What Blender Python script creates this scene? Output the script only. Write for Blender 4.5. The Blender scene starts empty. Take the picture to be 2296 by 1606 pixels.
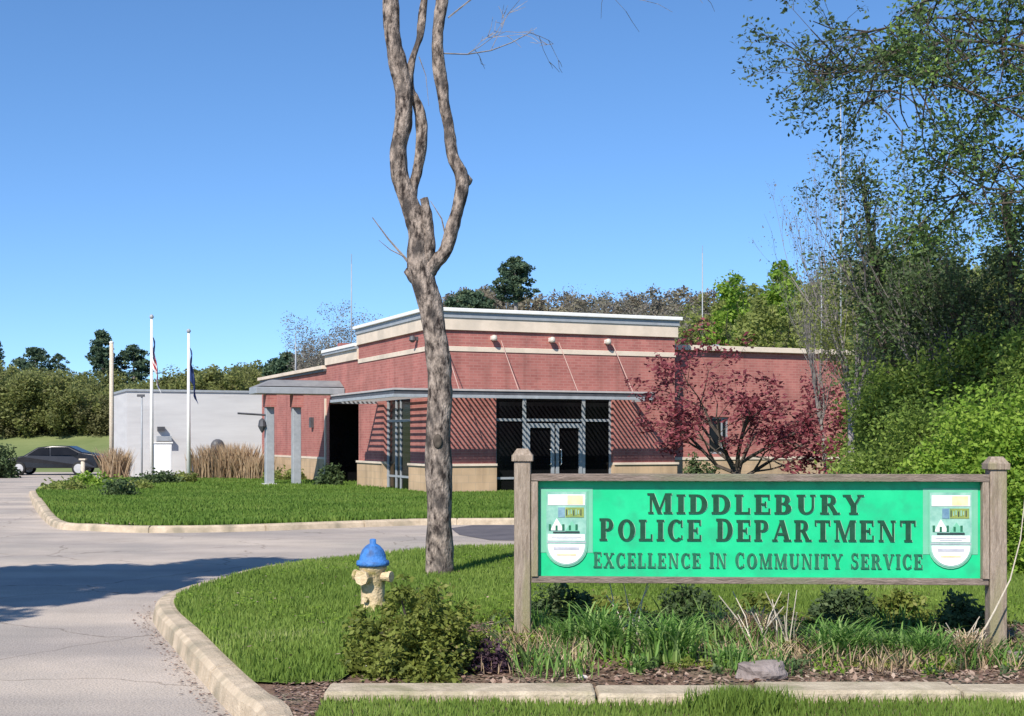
import bpy, bmesh, math, random
import numpy as np
from mathutils import Vector, Matrix
from mathutils.geometry import delaunay_2d_cdt

# ------------------------------------------------------------------ camera, sky, sun
S = bpy.context.scene
COL = S.collection
W, H, F, CX, HY, EYE = 2296.0, 1606.0, 3000.0, 1148.0, 985.0, 1.55
cam = bpy.data.cameras.new('camera'); camo = bpy.data.objects.new('camera', cam); COL.objects.link(camo)
camo.location = (0, 0, EYE); camo.rotation_euler = (math.radians(90), 0, 0)
cam.sensor_width = 36; cam.lens = 36*F/W; cam.shift_y = (HY-H/2)/W
cam.clip_start = .1; cam.clip_end = 3000
S.camera = camo
SUN_EL = math.radians(42)
TRAV = Vector((.394, .919, 0)).normalized()          # where the sunlight travels, on the ground
w = bpy.data.worlds.new('World'); S.world = w; w.use_nodes = True
wn = w.node_tree.nodes; wl = w.node_tree.links
bg = wn['Background']
sky = wn.new('ShaderNodeTexSky'); sky.sky_type = 'NISHITA'; sky.sun_disc = False
sky.sun_elevation = SUN_EL
sky.sun_rotation = math.atan2(-TRAV.x, -TRAV.y)
sky.air_density = .85; sky.dust_density = 0.0; sky.ozone_density = 5.0; sky.altitude = 400
stc = wn.new('ShaderNodeTexCoord'); sva = wn.new('ShaderNodeVectorMath'); sva.operation = 'ADD'; sva.inputs[1].default_value = (0, 0, .055)
wl.new(stc.outputs['Generated'], sva.inputs[0]); wl.new(sva.outputs[0], sky.inputs['Vector']) if 'Vector' in sky.inputs else None
hsv = wn.new('ShaderNodeHueSaturation'); hsv.inputs['Saturation'].default_value = 1.1
wl.new(sky.outputs[0], hsv.inputs['Color']); wl.new(hsv.outputs[0], bg.inputs[0]); bg.inputs[1].default_value = .14
sd = bpy.data.lights.new('sun', 'SUN'); sd.energy = 4.9; sd.angle = math.radians(.5); sd.color = (1, .94, .85)
so = bpy.data.objects.new('sun', sd); COL.objects.link(so); so.location = (-20, -40, 40)
dv = Vector((TRAV.x*math.cos(SUN_EL), TRAV.y*math.cos(SUN_EL), -math.sin(SUN_EL)))
so.rotation_euler = dv.to_track_quat('-Z', 'Y').to_euler()
S.view_settings.view_transform = 'Standard'; S.view_settings.look = 'None'
S.view_settings.exposure = 0.42; S.view_settings.gamma = 1

# ------------------------------------------------------------------ helpers
def G(x, y, z=0.0):
    d = (EYE-z)*F/(y-HY); return ((x-CX)/F*d, d)
def PT(x, y, d): return Vector(((x-CX)/F*d, d, EYE-(y-HY)*d/F))
def sm(a, b, t):
    t = min(1, max(0, (t-a)/(b-a))); return t*t*(3-2*t)
def tz(x, y):
    z = -.42*sm(44, 72, y)
    left = 1-sm(-14, 0, x)
    z += left*(5.0*sm(80, 122, y)+4*sm(120, 220, y)) + (1-left)*(2.5*sm(62, 120, y)+5*sm(110, 220, y))
    return z
def hz(x, y): return .115 - .085*sm(.2, 3.6, x)*sm(7.9, 9.2, y)*(1-sm(11.5, 15, y)) + .010*math.sin(x*2.1+y*1.3)

def tag(o, label=None, cat=None, group=None, kind=None):
    if label: o['label'] = label
    if cat: o['category'] = cat
    if group: o['group'] = group
    if kind: o['kind'] = kind
    return o
def empty(name, loc=(0, 0, 0), rz=0, label=None, cat=None, group=None):
    o = bpy.data.objects.new(name, None); COL.objects.link(o); o.location = loc; o.rotation_euler = (0, 0, rz)
    o.empty_display_size = .2
    return tag(o, label, cat, group)
def copy_tree(o, parent=None):
    c = o.copy(); COL.objects.link(c); c.parent = parent
    for ch in list(o.children): copy_tree(ch, c)
    return c

class MB:
    def __init__(s): s.v = []; s.f = []
    def add(s, vs, fs):
        n = len(s.v); s.v += [tuple(p) for p in vs]; s.f += [tuple(i+n for i in f) for f in fs]; return s
    def box(s, x0, x1, y0, y1, z0, z1):
        return s.add([(x0,y0,z0),(x1,y0,z0),(x1,y1,z0),(x0,y1,z0),(x0,y0,z1),(x1,y0,z1),(x1,y1,z1),(x0,y1,z1)],
                     [(0,3,2,1),(4,5,6,7),(0,1,5,4),(1,2,6,5),(2,3,7,6),(3,0,4,7)])
    def tube(s, pts, rs, n=8, cap=True):
        pts = [Vector(p) for p in pts]
        if not hasattr(rs, '__len__'): rs = [rs]*len(pts)
        base = len(s.v); ref = None
        for i, p in enumerate(pts):
            t = (pts[min(i+1, len(pts)-1)]-pts[max(i-1, 0)]).normalized()
            if ref is None:
                ref = Vector((1, 0, 0)) if abs(t.x) < .8 else Vector((0, 1, 0))
            u = (ref-t*ref.dot(t)).normalized(); v = t.cross(u); ref = u
            for k in range(n):
                a = 2*math.pi*k/n
                q = p+(u*math.cos(a)+v*math.sin(a))*rs[i]; s.v.append(tuple(q))
        for i in range(len(pts)-1):
            for k in range(n):
                a = base+i*n+k; b = base+i*n+(k+1) % n
                s.f.append((a, b, b+n, a+n))
        if cap:
            s.f.append(tuple(base+k for k in reversed(range(n))))
            s.f.append(tuple(base+(len(pts)-1)*n+k for k in range(n)))
        return s
    def lathe(s, prof, n=24, c=(0, 0, 0)):
        base = len(s.v)
        for r, z in prof:
            for k in range(n):
                a = 2*math.pi*k/n; s.v.append((c[0]+r*math.cos(a), c[1]+r*math.sin(a), c[2]+z))
        for i in range(len(prof)-1):
            for k in range(n):
                a = base+i*n+k; b = base+i*n+(k+1) % n; s.f.append((a, b, b+n, a+n))
        s.f.append(tuple(base+k for k in reversed(range(n)))); s.f.append(tuple(base+(len(prof)-1)*n+k for k in range(n)))
        return s
    def prism(s, poly, y0, y1):      # poly in x,z ; extruded along y
        n = len(poly); vs = [(p[0], y0, p[1]) for p in poly]+[(p[0], y1, p[1]) for p in poly]
        fs = [tuple(range(n)), tuple(reversed(range(n, 2*n)))]
        fs += [(i, i+n, (i+1) % n+n, (i+1) % n) for i in range(n)]
        return s.add(vs, fs)
    def build(s, name, mat, parent=None, smooth=False, bevel=0, loc=None):
        me = bpy.data.meshes.new(name); me.from_pydata(s.v, [], s.f)
        if smooth: me.polygons.foreach_set('use_smooth', [True]*len(me.polygons))
        me.materials.append(mat); me.update()
        bm = bmesh.new(); bm.from_mesh(me); bmesh.ops.recalc_face_normals(bm, faces=bm.faces); bm.to_mesh(me); bm.free()
        o = bpy.data.objects.new(name, me); COL.objects.link(o); o.parent = parent
        if loc is not None: o.location = loc
        if bevel:
            m = o.modifiers.new('b', 'BEVEL'); m.width = bevel; m.segments = 2; m.limit_method = 'ANGLE'
        return o

# ------------------------------------------------------------------ materials
def nmat(name, rough=.8, spec=.3):
    m = bpy.data.materials.new(name); m.use_nodes = True
    b = m.node_tree.nodes['Principled BSDF']; b.inputs['Roughness'].default_value = rough
    b.inputs['Specular IOR Level'].default_value = spec
    return m, m.node_tree.nodes, m.node_tree.links, b
def ramp(ns, stops):
    r = ns.new('ShaderNodeValToRGB'); e = r.color_ramp.elements
    while len(e) < len(stops): e.new(.5)
    for i, (p, c) in enumerate(stops): e[i].position = p; e[i].color = (*c, 1)
    return r
def noisy(name, c1, c2, scale=4, rough=.85, spec=.2, bump=.0, bscale=60, stretch=(1, 1, 1), metal=0, c3=None, s2=None):
    m, ns, ls, b = nmat(name, rough, spec); b.inputs['Metallic'].default_value = metal
    tc = ns.new('ShaderNodeTexCoord'); mp = ns.new('ShaderNodeMapping'); mp.inputs['Scale'].default_value = stretch
    ls.new(tc.outputs['Object'], mp.inputs[0])
    n1 = ns.new('ShaderNodeTexNoise'); n1.inputs['Scale'].default_value = scale; n1.inputs['Detail'].default_value = 8; n1.inputs['Roughness'].default_value = .65
    ls.new(mp.outputs[0], n1.inputs['Vector'])
    r = ramp(ns, [(.32, c1), (.68, c2)]); ls.new(n1.outputs[0], r.inputs[0]); out = r.outputs[0]
    if c3:
        n2 = ns.new('ShaderNodeTexNoise'); n2.inputs['Scale'].default_value = s2; n2.inputs['Detail'].default_value = 5
        ls.new(mp.outputs[0], n2.inputs['Vector'])
        r2 = ramp(ns, [(.48, (0, 0, 0)), (.66, (1, 1, 1))]); ls.new(n2.outputs[0], r2.inputs[0])
        mx = ns.new('ShaderNodeMix'); mx.data_type = 'RGBA'; mx.inputs[7].default_value = (*c3, 1)
        ls.new(r2.outputs[0], mx.inputs[0]); ls.new(out, mx.inputs[6]); out = mx.outputs[2]
    ls.new(out, b.inputs['Base Color'])
    if bump:
        n3 = ns.new('ShaderNodeTexNoise'); n3.inputs['Scale'].default_value = bscale; n3.inputs['Detail'].default_value = 6
        ls.new(mp.outputs[0], n3.inputs['Vector'])
        bp = ns.new('ShaderNodeBump'); bp.inputs['Strength'].default_value = bump; bp.inputs['Distance'].default_value = .02
        ls.new(n3.outputs[0], bp.inputs['Height']); ls.new(bp.outputs[0], b.inputs['Normal'])
    return m
def leafmat(name, stops, trans=.35, rough=.6):
    m = bpy.data.materials.new(name); m.use_nodes = True; ns = m.node_tree.nodes; ls = m.node_tree.links
    ns.remove(ns['Principled BSDF']); out = ns['Material Output']
    at = ns.new('ShaderNodeAttribute'); at.attribute_name = 'rnd'
    r = ramp(ns, stops); ls.new(at.outputs['Fac'], r.inputs[0])
    d = ns.new('ShaderNodeBsdfPrincipled'); d.inputs['Roughness'].default_value = rough; d.inputs['Specular IOR Level'].default_value = .25
    t = ns.new('ShaderNodeBsdfTranslucent'); mx = ns.new('ShaderNodeMixShader'); mx.inputs[0].default_value = trans
    ls.new(r.outputs[0], d.inputs['Base Color']); ls.new(r.outputs[0], t.inputs[0])
    ls.new(d.outputs[0], mx.inputs[1]); ls.new(t.outputs[0], mx.inputs[2]); ls.new(mx.outputs[0], out.inputs[0])
    return m
def brickmat(name, c1, c2, mortar, bw=.22, bh=.075, ms=.012):
    m, ns, ls, b = nmat(name, .9, .15)
    tc = ns.new('ShaderNodeTexCoord'); sp = ns.new('ShaderNodeSeparateXYZ'); ls.new(tc.outputs['Object'], sp.inputs[0])
    ad = ns.new('ShaderNodeMath'); ls.new(sp.outputs[0], ad.inputs[0]); ls.new(sp.outputs[1], ad.inputs[1])
    cb = ns.new('ShaderNodeCombineXYZ'); ls.new(ad.outputs[0], cb.inputs[0]); ls.new(sp.outputs[2], cb.inputs[1])
    bt = ns.new('ShaderNodeTexBrick'); bt.inputs['Scale'].default_value = 1; bt.inputs['Brick Width'].default_value = bw
    bt.inputs['Row Height'].default_value = bh; bt.inputs['Mortar Size'].default_value = ms
    bt.inputs['Color1'].default_value = (*c1, 1); bt.inputs['Color2'].default_value = (*c2, 1); bt.inputs['Mortar'].default_value = (*mortar, 1)
    ls.new(cb.outputs[0], bt.inputs['Vector'])
    n = ns.new('ShaderNodeTexNoise'); n.inputs['Scale'].default_value = 1.3; n.inputs['Detail'].default_value = 6; ls.new(tc.outputs['Object'], n.inputs['Vector'])
    r = ramp(ns, [(.3, (.82, .82, .82)), (.7, (1.1, 1.08, 1.06))]); ls.new(n.outputs[0], r.inputs[0])
    mx = ns.new('ShaderNodeMix'); mx.data_type = 'RGBA'; mx.blend_type = 'MULTIPLY'; mx.inputs[0].default_value = 1
    ls.new(bt.outputs[0], mx.inputs[6]); ls.new(r.outputs[0], mx.inputs[7])
    mp = ns.new('ShaderNodeMapping'); mp.inputs['Scale'].default_value = (3.5, 3.5, .35); ls.new(tc.outputs['Object'], mp.inputs[0])
    n2 = ns.new('ShaderNodeTexNoise'); n2.inputs['Scale'].default_value = 1; n2.inputs['Detail'].default_value = 5; ls.new(mp.outputs[0], n2.inputs['Vector'])
    r2 = ramp(ns, [(.30, (.80, .79, .79)), (.48, (1, 1, 1)), (.72, (1.07, 1.05, 1.05))]); ls.new(n2.outputs[0], r2.inputs[0])
    m3 = ns.new('ShaderNodeMix'); m3.data_type = 'RGBA'; m3.blend_type = 'MULTIPLY'; m3.inputs[0].default_value = 1
    ls.new(mx.outputs[2], m3.inputs[6]); ls.new(r2.outputs[0], m3.inputs[7]); ls.new(m3.outputs[2], b.inputs['Base Color'])
    return m

M = {}
M['asphalt'] = noisy('asphalt', (.40, .35, .30), (.50, .435, .375), 1.2, .92, .15, .35, 90, c3=(.35, .32, .285), s2=.35)
def asphalt_detail(m):
    ns = m.node_tree.nodes; ls = m.node_tree.links; b = ns['Principled BSDF']; src = b.inputs['Base Color'].links[0].from_socket
    tc = ns.new('ShaderNodeTexCoord')
    n = ns.new('ShaderNodeTexNoise'); n.inputs['Scale'].default_value = 70; n.inputs['Detail'].default_value = 3; ls.new(tc.outputs['Object'], n.inputs['Vector'])
    r = ramp(ns, [(.30, (.62, .62, .64)), (.50, (1, 1, 1)), (.72, (1.25, 1.22, 1.18))]); ls.new(n.outputs[0], r.inputs[0])
    nd = ns.new('ShaderNodeTexNoise'); nd.inputs['Scale'].default_value = 1.6; nd.inputs['Detail'].default_value = 6; ls.new(tc.outputs['Object'], nd.inputs['Vector'])
    ad = ns.new('ShaderNodeMixRGB'); ad.blend_type = 'ADD'; ad.inputs[0].default_value = .55; ls.new(tc.outputs['Object'], ad.inputs[1]); ls.new(nd.outputs['Color'], ad.inputs[2])
    v = ns.new('ShaderNodeTexVoronoi'); v.feature = 'DISTANCE_TO_EDGE'; v.inputs['Scale'].default_value = .42; ls.new(ad.outputs[0], v.inputs['Vector'])
    r2 = ramp(ns, [(.0, (.60, .58, .56)), (.007, (1, 1, 1))]); ls.new(v.outputs[0], r2.inputs[0])
    big = ns.new('ShaderNodeTexNoise'); big.inputs['Scale'].default_value = .5; big.inputs['Detail'].default_value = 4
    mp = ns.new('ShaderNodeMapping'); mp.inputs['Scale'].default_value = (.35, 1.6, 1); ls.new(tc.outputs['Object'], mp.inputs[0]); ls.new(mp.outputs[0], big.inputs['Vector'])
    r3 = ramp(ns, [(.35, (.80, .80, .83)), (.62, (1.08, 1.06, 1.04))]); ls.new(big.outputs[0], r3.inputs[0])
    cur = src
    for q in (r, r2, r3):
        mx = ns.new('ShaderNodeMix'); mx.data_type = 'RGBA'; mx.blend_type = 'MULTIPLY'; mx.inputs[0].default_value = 1
        ls.new(cur, mx.inputs[6]); ls.new(q.outputs[0], mx.inputs[7]); cur = mx.outputs[2]
    ls.new(cur, b.inputs['Base Color'])
asphalt_detail(M['asphalt'])
M['driveway_dark'] = noisy('driveway_dark', (.09, .085, .095), (.14, .13, .14), 2, .9, .15, .3, 90)
M['kerb'] = noisy('kerb_concrete', (.40, .32, .23), (.60, .49, .36), 7, .9, .15, .6, 70, c3=(.29, .25, .18), s2=2.2)
M['stone_edge'] = noisy('edging_stone', (.34, .28, .20), (.56, .47, .35), 8, .9, .15, .6, 50, c3=(.26, .24, .14), s2=3)
M['soil'] = noisy('mulch_soil', (.10, .065, .045), (.25, .165, .12), 14, .95, .1, .8, 60, c3=(.20, .17, .12), s2=3)
M['dirt'] = noisy('dirt', (.14, .11, .08), (.26, .20, .15), 10, .95, .1, .8, 60)
M['turf'] = noisy('turf', (.07, .12, .02), (.13, .19, .035), 5, .9, .1, .6, 40, c3=(.17, .18, .06), s2=.9)
M['field'] = noisy('field', (.13, .17, .06), (.21, .24, .10), .3, .95, .1)
M['brick'] = brickmat('red_brick', (.345, .125, .11), (.42, .165, .142), (.40, .20, .17), ms=.010)
M['tan_block'] = brickmat('tan_block', (.47, .34, .215), (.53, .385, .25), (.42, .32, .22), .4, .2, .008)
M['cream'] = noisy('cream_trim', (.62, .52, .41), (.73, .61, .49), 3, .7, .2, c3=(.54, .46, .37), s2=1.1)
M['white_metal'] = noisy('white_metal', (.72, .71, .68), (.82, .81, .77), 5, .5, .3)
M['grey_metal'] = noisy('grey_metal', (.26, .28, .30), (.34, .36, .38), 5, .5, .4)
M['pale_metal'] = noisy('pale_canopy_metal', (.27, .29, .31), (.38, .40, .42), 5, .5, .4)
M['tie_rod'] = noisy('tie_rod', (.40, .26, .22), (.50, .33, .28), 5, .6, .3)
M['slat'] = noisy('slat_metal', (.40, .36, .35), (.48, .44, .42), 5, .6, .3)
M['dark_metal'] = noisy('dark_metal', (.05, .05, .055), (.09, .09, .1), 5, .5, .4)
M['roof'] = noisy('roof_membrane', (.16, .16, .17), (.24, .24, .24), 2)
M['glass'] = noisy('dark_glass', (.004, .004, .005), (.009, .009, .010), 2, .12, .25)
M['siding'] = noisy('pale_siding', (.47, .46, .455), (.565, .555, .545), .8, .7, .25, stretch=(.4, .4, 3))
M['bark'] = noisy('bark', (.035, .027, .024), (.37, .30, .25), 11, .95, .1, 1.0, 34, stretch=(1.6, 1.6, .75), c3=(.07, .06, .055), s2=5)
for nd_ in M['bark'].node_tree.nodes:
    if nd_.type == 'VALTORGB' and len(nd_.color_ramp.elements) == 2 and nd_.color_ramp.elements[0].position < .4: nd_.color_ramp.elements[0].position = .38; nd_.color_ramp.elements[1].position = .60
M['bark_grey'] = noisy('bark_grey', (.17, .15, .14), (.33, .30, .28), 9, .95, .1, .6, 30)
M['bark_dark'] = noisy('bark_dark', (.05, .04, .035), (.12, .10, .08), 9, .95, .1)
M['wood'] = noisy('weathered_wood', (.20, .155, .115), (.42, .34, .27), 9, .9, .15, .6, 40, stretch=(6, 6, .7), c3=(.27, .24, .14), s2=1.6)
M['rail_wood'] = noisy('weathered_rail_wood', (.12, .095, .075), (.32, .25, .21), 9, .9, .15, .6, 40, stretch=(.7, 6, 6), c3=(.20, .20, .13), s2=1.6)
M['sign_green'] = noisy('sign_green', (.008, .47, .195), (.018, .57, .245), 3, .45, .3, c3=(.02, .42, .19), s2=7)
M['sign_mint'] = noisy('sign_mint', (.12, .42, .27), (.19, .48, .32), 3, .5, .3)
M['letter'] = noisy('letter_green', (.008, .05, .025), (.016, .08, .045), 20, .6, .2)
M['letter_small'] = noisy('letter_small_green', (.012, .11, .06), (.03, .16, .09), 20, .6, .2)
M['letter_highlight'] = noisy('letter_highlight', (.26, .56, .38), (.40, .56, .42), 14, .6, .2)
M['black'] = noisy('black_paint', (.008, .008, .01), (.015, .015, .018), 4, .25, .5)
M['tyre'] = noisy('tyre', (.02, .02, .02), (.04, .04, .04), 4, .9, .1)
M['rim'] = noisy('rim', (.38, .38, .38), (.46, .46, .46), 4, .35, .5)
M['lampglass'] = noisy('lampglass', (.5, .45, .38), (.6, .55, .46), 4, .3, .5)
M['blue'] = noisy('hydrant_blue', (.03, .15, .44), (.07, .22, .55), 12, .62, .3, .5, 40, c3=(.04, .09, .22), s2=9)
M['hyd'] = noisy('hydrant_cream', (.50, .37, .21), (.72, .57, .38), 14, .75, .25, .6, 50, c3=(.30, .25, .10), s2=9)
M['white'] = noisy('white_paint', (.80, .80, .78), (.88, .88, .86), 4, .6, .3)
M['rock'] = noisy('rock', (.16, .13, .12), (.32, .27, .25), 8, .9, .15, .8, 30)
M['pale_rock'] = noisy('pale_rock', (.55, .48, .42), (.7, .63, .55), 8, .9, .15, .5, 30)
M['e_white'] = noisy('emblem_white', (.70, .72, .68), (.80, .80, .78), 12, .5, .3)
M['e_gold'] = noisy('emblem_gold', (.70, .50, .22), (.78, .66, .44), 12, .5, .3)
M['e_olive'] = noisy('emblem_olive', (.13, .24, .08), (.30, .33, .08), 20, .5, .3)
M['e_teal'] = noisy('emblem_teal', (.14, .36, .28), (.34, .56, .46), 9, .5, .3)
M['e_grey'] = noisy('emblem_grey', (.34, .34, .38), (.50, .50, .54), 20, .5, .3)
M['e_blue'] = noisy('emblem_blue', (.10, .20, .30), (.22, .36, .42), 20, .5, .3)
M['e_black'] = noisy('emblem_black', (.02, .04, .04), (.04, .06, .06), 20, .5, .3)
M['flag_red'] = noisy('flag_red', (.45, .05, .06), (.5, .07, .08), 9, .8, .1)
M['flag_white'] = noisy('flag_white', (.7, .7, .7), (.76, .76, .76), 9, .8, .1)
M['flag_blue'] = noisy('flag_blue', (.03, .05, .14), (.05, .08, .2), 9, .8, .1)
g = lambda *c: c
M['grass'] = leafmat('grass_blades', [(0, g(.115, .18, .03)), (.45, g(.185, .28, .05)), (.85, g(.27, .36, .08)), (1, g(.40, .41, .18))], .4)
M['grass_far'] = leafmat('far_grass_blades', [(0, g(.09, .17, .025)), (.5, g(.145, .245, .04)), (1, g(.23, .31, .065))], .4)
M['shrub_leaf'] = leafmat('shrub_leaf', [(0, g(.08, .11, .02)), (.5, g(.18, .21, .04)), (.85, g(.27, .31, .07)), (1, g(.33, .26, .13))], .4)
M['bright_leaf'] = leafmat('bright_leaf', [(0, g(.10, .20, .02)), (.5, g(.21, .34, .04)), (1, g(.36, .48, .08))], .45)
M['olive_leaf'] = leafmat('olive_leaf', [(0, g(.13, .16, .04)), (.5, g(.26, .30, .08)), (.85, g(.36, .41, .12)), (1, g(.40, .34, .20))], .5)
M['dark_leaf'] = leafmat('dark_leaf', [(0, g(.04, .065, .03)), (.6, g(.085, .13, .05)), (1, g(.15, .20, .08))], .35)
M['pine'] = leafmat('pine_needles', [(0, g(.04, .075, .05)), (.6, g(.08, .13, .075)), (1, g(.14, .17, .08))], .25)
M['wood_leaf'] = leafmat('far_wood_leaf', [(0, g(.14, .15, .06)), (.5, g(.22, .24, .08)), (.8, g(.29, .32, .10)), (1, g(.30, .25, .15))], .5)
M['bud_leaf'] = leafmat('bud_leaf', [(0, g(.14, .12, .10)), (.6, g(.22, .20, .17)), (1, g(.26, .27, .17))], .3)
M['thicket'] = leafmat('thicket', [(0, g(.10, .10, .05)), (.5, g(.17, .165, .07)), (.85, g(.22, .22, .09)), (1, g(.27, .22, .14))], .4)
M['canopy_leaf'] = leafmat('canopy_leaf', [(0, g(.04, .07, .03)), (.5, g(.09, .15, .05)), (.85, g(.16, .26, .05)), (1, g(.26, .38, .07))], .3)
M['spring_leaf'] = leafmat('spring_leaf', [(0, g(.10, .15, .03)), (.5, g(.20, .29, .055)), (.85, g(.30, .40, .08)), (1, g(.40, .40, .16))], .5)
M['brown_bud'] = leafmat('brown_bud', [(0, g(.16, .13, .10)), (.5, g(.24, .205, .15)), (.85, g(.28, .27, .17)), (1, g(.33, .27, .22))], .4)
M['red_leaf'] = leafmat('red_leaf', [(0, g(.12, .025, .035)), (.6, g(.24, .055, .07)), (1, g(.38, .12, .13))], .35)
M['purple_leaf'] = leafmat('purple_leaf', [(0, g(.03, .02, .025)), (.6, g(.09, .05, .07)), (1, g(.17, .10, .13))], .3)
M['lily'] = leafmat('lily_blade', [(0, g(.08, .18, .035)), (.5, g(.18, .33, .07)), (1, g(.34, .46, .16))], .45)
M['straw'] = leafmat('straw', [(0, g(.30, .20, .12)), (.5, g(.48, .35, .22)), (1, g(.62, .50, .34))], .3)
M['stick'] = noisy('dry_stick', (.42, .36, .28), (.62, .55, .45), 20, .9, .1)
M['litter'] = leafmat('litter', [(0, g(.10, .06, .045)), (.5, g(.26, .16, .12)), (1, g(.45, .34, .26))], .1)
M['petal'] = leafmat('petal', [(0, g(.7, .72, .62)), (1, g(.85, .85, .8))], .3)

# ------------------------------------------------------------------ foliage generators
def quads(name, P, A, B, rnd, mat, parent=None):
    """P centres (n,3); A,B half axes (n,3); diamond leaves; rnd per leaf"""
    n = len(P)
    V = np.stack([P-A, P-B*.9+A*.1, P+A, P+B*.9+A*.1], 1).reshape(-1, 3).astype(np.float32)
    me = bpy.data.meshes.new(name); me.vertices.add(4*n); me.vertices.foreach_set('co', V.ravel())
    me.loops.add(4*n); me.loops.foreach_set('vertex_index', np.arange(4*n, dtype=np.int32))
    me.polygons.add(n); me.polygons.foreach_set('loop_start', np.arange(0, 4*n, 4, dtype=np.int32))
    me.polygons.foreach_set('loop_total', np.full(n, 4, dtype=np.int32))
    me.update(calc_edges=True)
    at = me.attributes.new('rnd', 'FLOAT', 'FACE'); at.data.foreach_set('value', np.asarray(rnd, dtype=np.float32))
    me.materials.append(mat)
    o = bpy.data.objects.new(name, me); COL.objects.link(o); o.parent = parent
    return o
def randdir(rg, n):
    v = rg.normal(size=(n, 3)); return v/np.linalg.norm(v, axis=1, keepdims=True)
def leafcloud(name, cents, rad, per, size, mat, parent=None, seed=0, flat=1.0, up=0.3):
    rg = np.random.default_rng(seed); cents = np.asarray(cents, float); m = len(cents)
    rad = np.broadcast_to(rad, (m,)); idx = np.repeat(np.arange(m), per); n = len(idx)
    d = randdir(rg, n)*(rg.random((n, 1))**.45)*rad[idx][:, None]; d[:, 2] *= flat
    P = cents[idx]+d
    A = randdir(rg, n); A[:, 2] *= (1-up); A /= np.linalg.norm(A, axis=1, keepdims=True)
    B = np.cross(A, randdir(rg, n)); B /= np.linalg.norm(B, axis=1, keepdims=True)+1e-9
    s = size*(.55+.8*rg.random((n, 1)))
    cl = rg.random(m); rnd = np.clip(.55*rg.random(n)+.45*cl[idx], 0, 1)
    return quads(name, P, A*s, B*s*.55, rnd, mat, parent)
def ell(rg, n, c, r, shell=.5, lobes=0):
    d = randdir(rg, n); rr = (shell+(1-shell)*rg.random((n, 1)))
    return np.asarray(c)+d*rr*np.asarray(r)
def inpoly(px, py, poly):
    c = np.zeros(len(px), bool); j = len(poly)-1
    for i in range(len(poly)):
        xi, yi = poly[i]; xj, yj = poly[j]
        k = ((yi > py) != (yj > py)) & (px < (xj-xi)*(py-yi)/((yj-yi) or 1e-9)+xi); c ^= k; j = i
    return c
def blades(name, X, Y, Z, h, wd, mat, parent=None, seed=0, lean=.45, hv=.6):
    """triangular-ish blades (narrow quads with pointed tip)"""
    rg = np.random.default_rng(seed); n = len(X)
    a = rg.random(n)*2*np.pi; b = rg.random(n)*2*np.pi
    hh = h*(1-hv/2+hv*rg.random(n)); l = lean*rg.random(n)*hh
    base = np.stack([X, Y, Z], 1); tip = base+np.stack([np.cos(a)*l, np.sin(a)*l, hh], 1)
    sd_ = np.stack([np.cos(b), np.sin(b), 0*b], 1)*(wd/2)*(0.7+.6*rg.random((n, 1)))
    mid = base*.45+tip*.55-np.stack([np.cos(a)*l*.15, np.sin(a)*l*.15, 0*l], 1)
    V = np.stack([base-sd_*.6, base+sd_*.6, mid+sd_, tip, mid-sd_], 1).reshape(-1, 3).astype(np.float32)
    me = bpy.data.meshes.new(name); me.vertices.add(5*n); me.vertices.foreach_set('co', V.ravel())
    me.loops.add(5*n); me.loops.foreach_set('vertex_index', np.arange(5*n, dtype=np.int32))
    me.polygons.add(n); me.polygons.foreach_set('loop_start', np.arange(0, 5*n, 5, dtype=np.int32))
    me.polygons.foreach_set('loop_total', np.full(n, 5, dtype=np.int32)); me.update(calc_edges=True)
    pat = .5+.22*np.sin(X*1.7+np.sin(Y*1.1)*2)+.2*np.sin(Y*2.3+X*.6)+.2*np.sin(X*5.1+1.3*np.sin(Y*4.2))*np.sin(Y*3.9+X)
    at = me.attributes.new('rnd', 'FLOAT', 'FACE'); at.data.foreach_set('value', np.clip(.5*rg.random(n)+.5*pat, 0, 1).astype(np.float32))
    me.materials.append(mat); o = bpy.data.objects.new(name, me); COL.objects.link(o); o.parent = parent
    return o
def branching(mb, rng, p, d, L, r, lev, tips, up=.15, nseg=4, spread=.7, kids=(2, 4), shrink=.68, wob=.16, sides=5):
    pts = [p.copy()]; rs = [r]; dd = d.normalized()
    for i in range(nseg):
        dd = (dd+Vector((rng.gauss(0, wob), rng.gauss(0, wob), rng.gauss(0, wob)+up*.3))).normalized()
        p = p+dd*L/nseg; pts.append(p.copy()); rs.append(r*(1-(.45*(i+1)/nseg)))
    mb.tube(pts, rs, sides if lev > 1 else 3, cap=False)
    if lev <= 1: tips.append((pts[-2]+pts[-1])/2)
    if lev <= 0: return
    for k in range(rng.randint(*kids)+(1 if lev > 2 else 0)):
        j = rng.randint(max(1, nseg//2-1), nseg); q = pts[j]
        az = rng.random()*2*math.pi; u = dd.orthogonal().normalized(); v = dd.cross(u)
        nd = (dd+(u*math.cos(az)+v*math.sin(az))*spread*rng.uniform(.6, 1.3)+Vector((0, 0, up))).normalized()
        branching(mb, rng, q, nd, L*shrink*rng.uniform(.75, 1.15), max(rs[j]*.62, .004), lev-1, tips, up, max(2, nseg-1), spread, kids, shrink, wob, sides)
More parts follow.
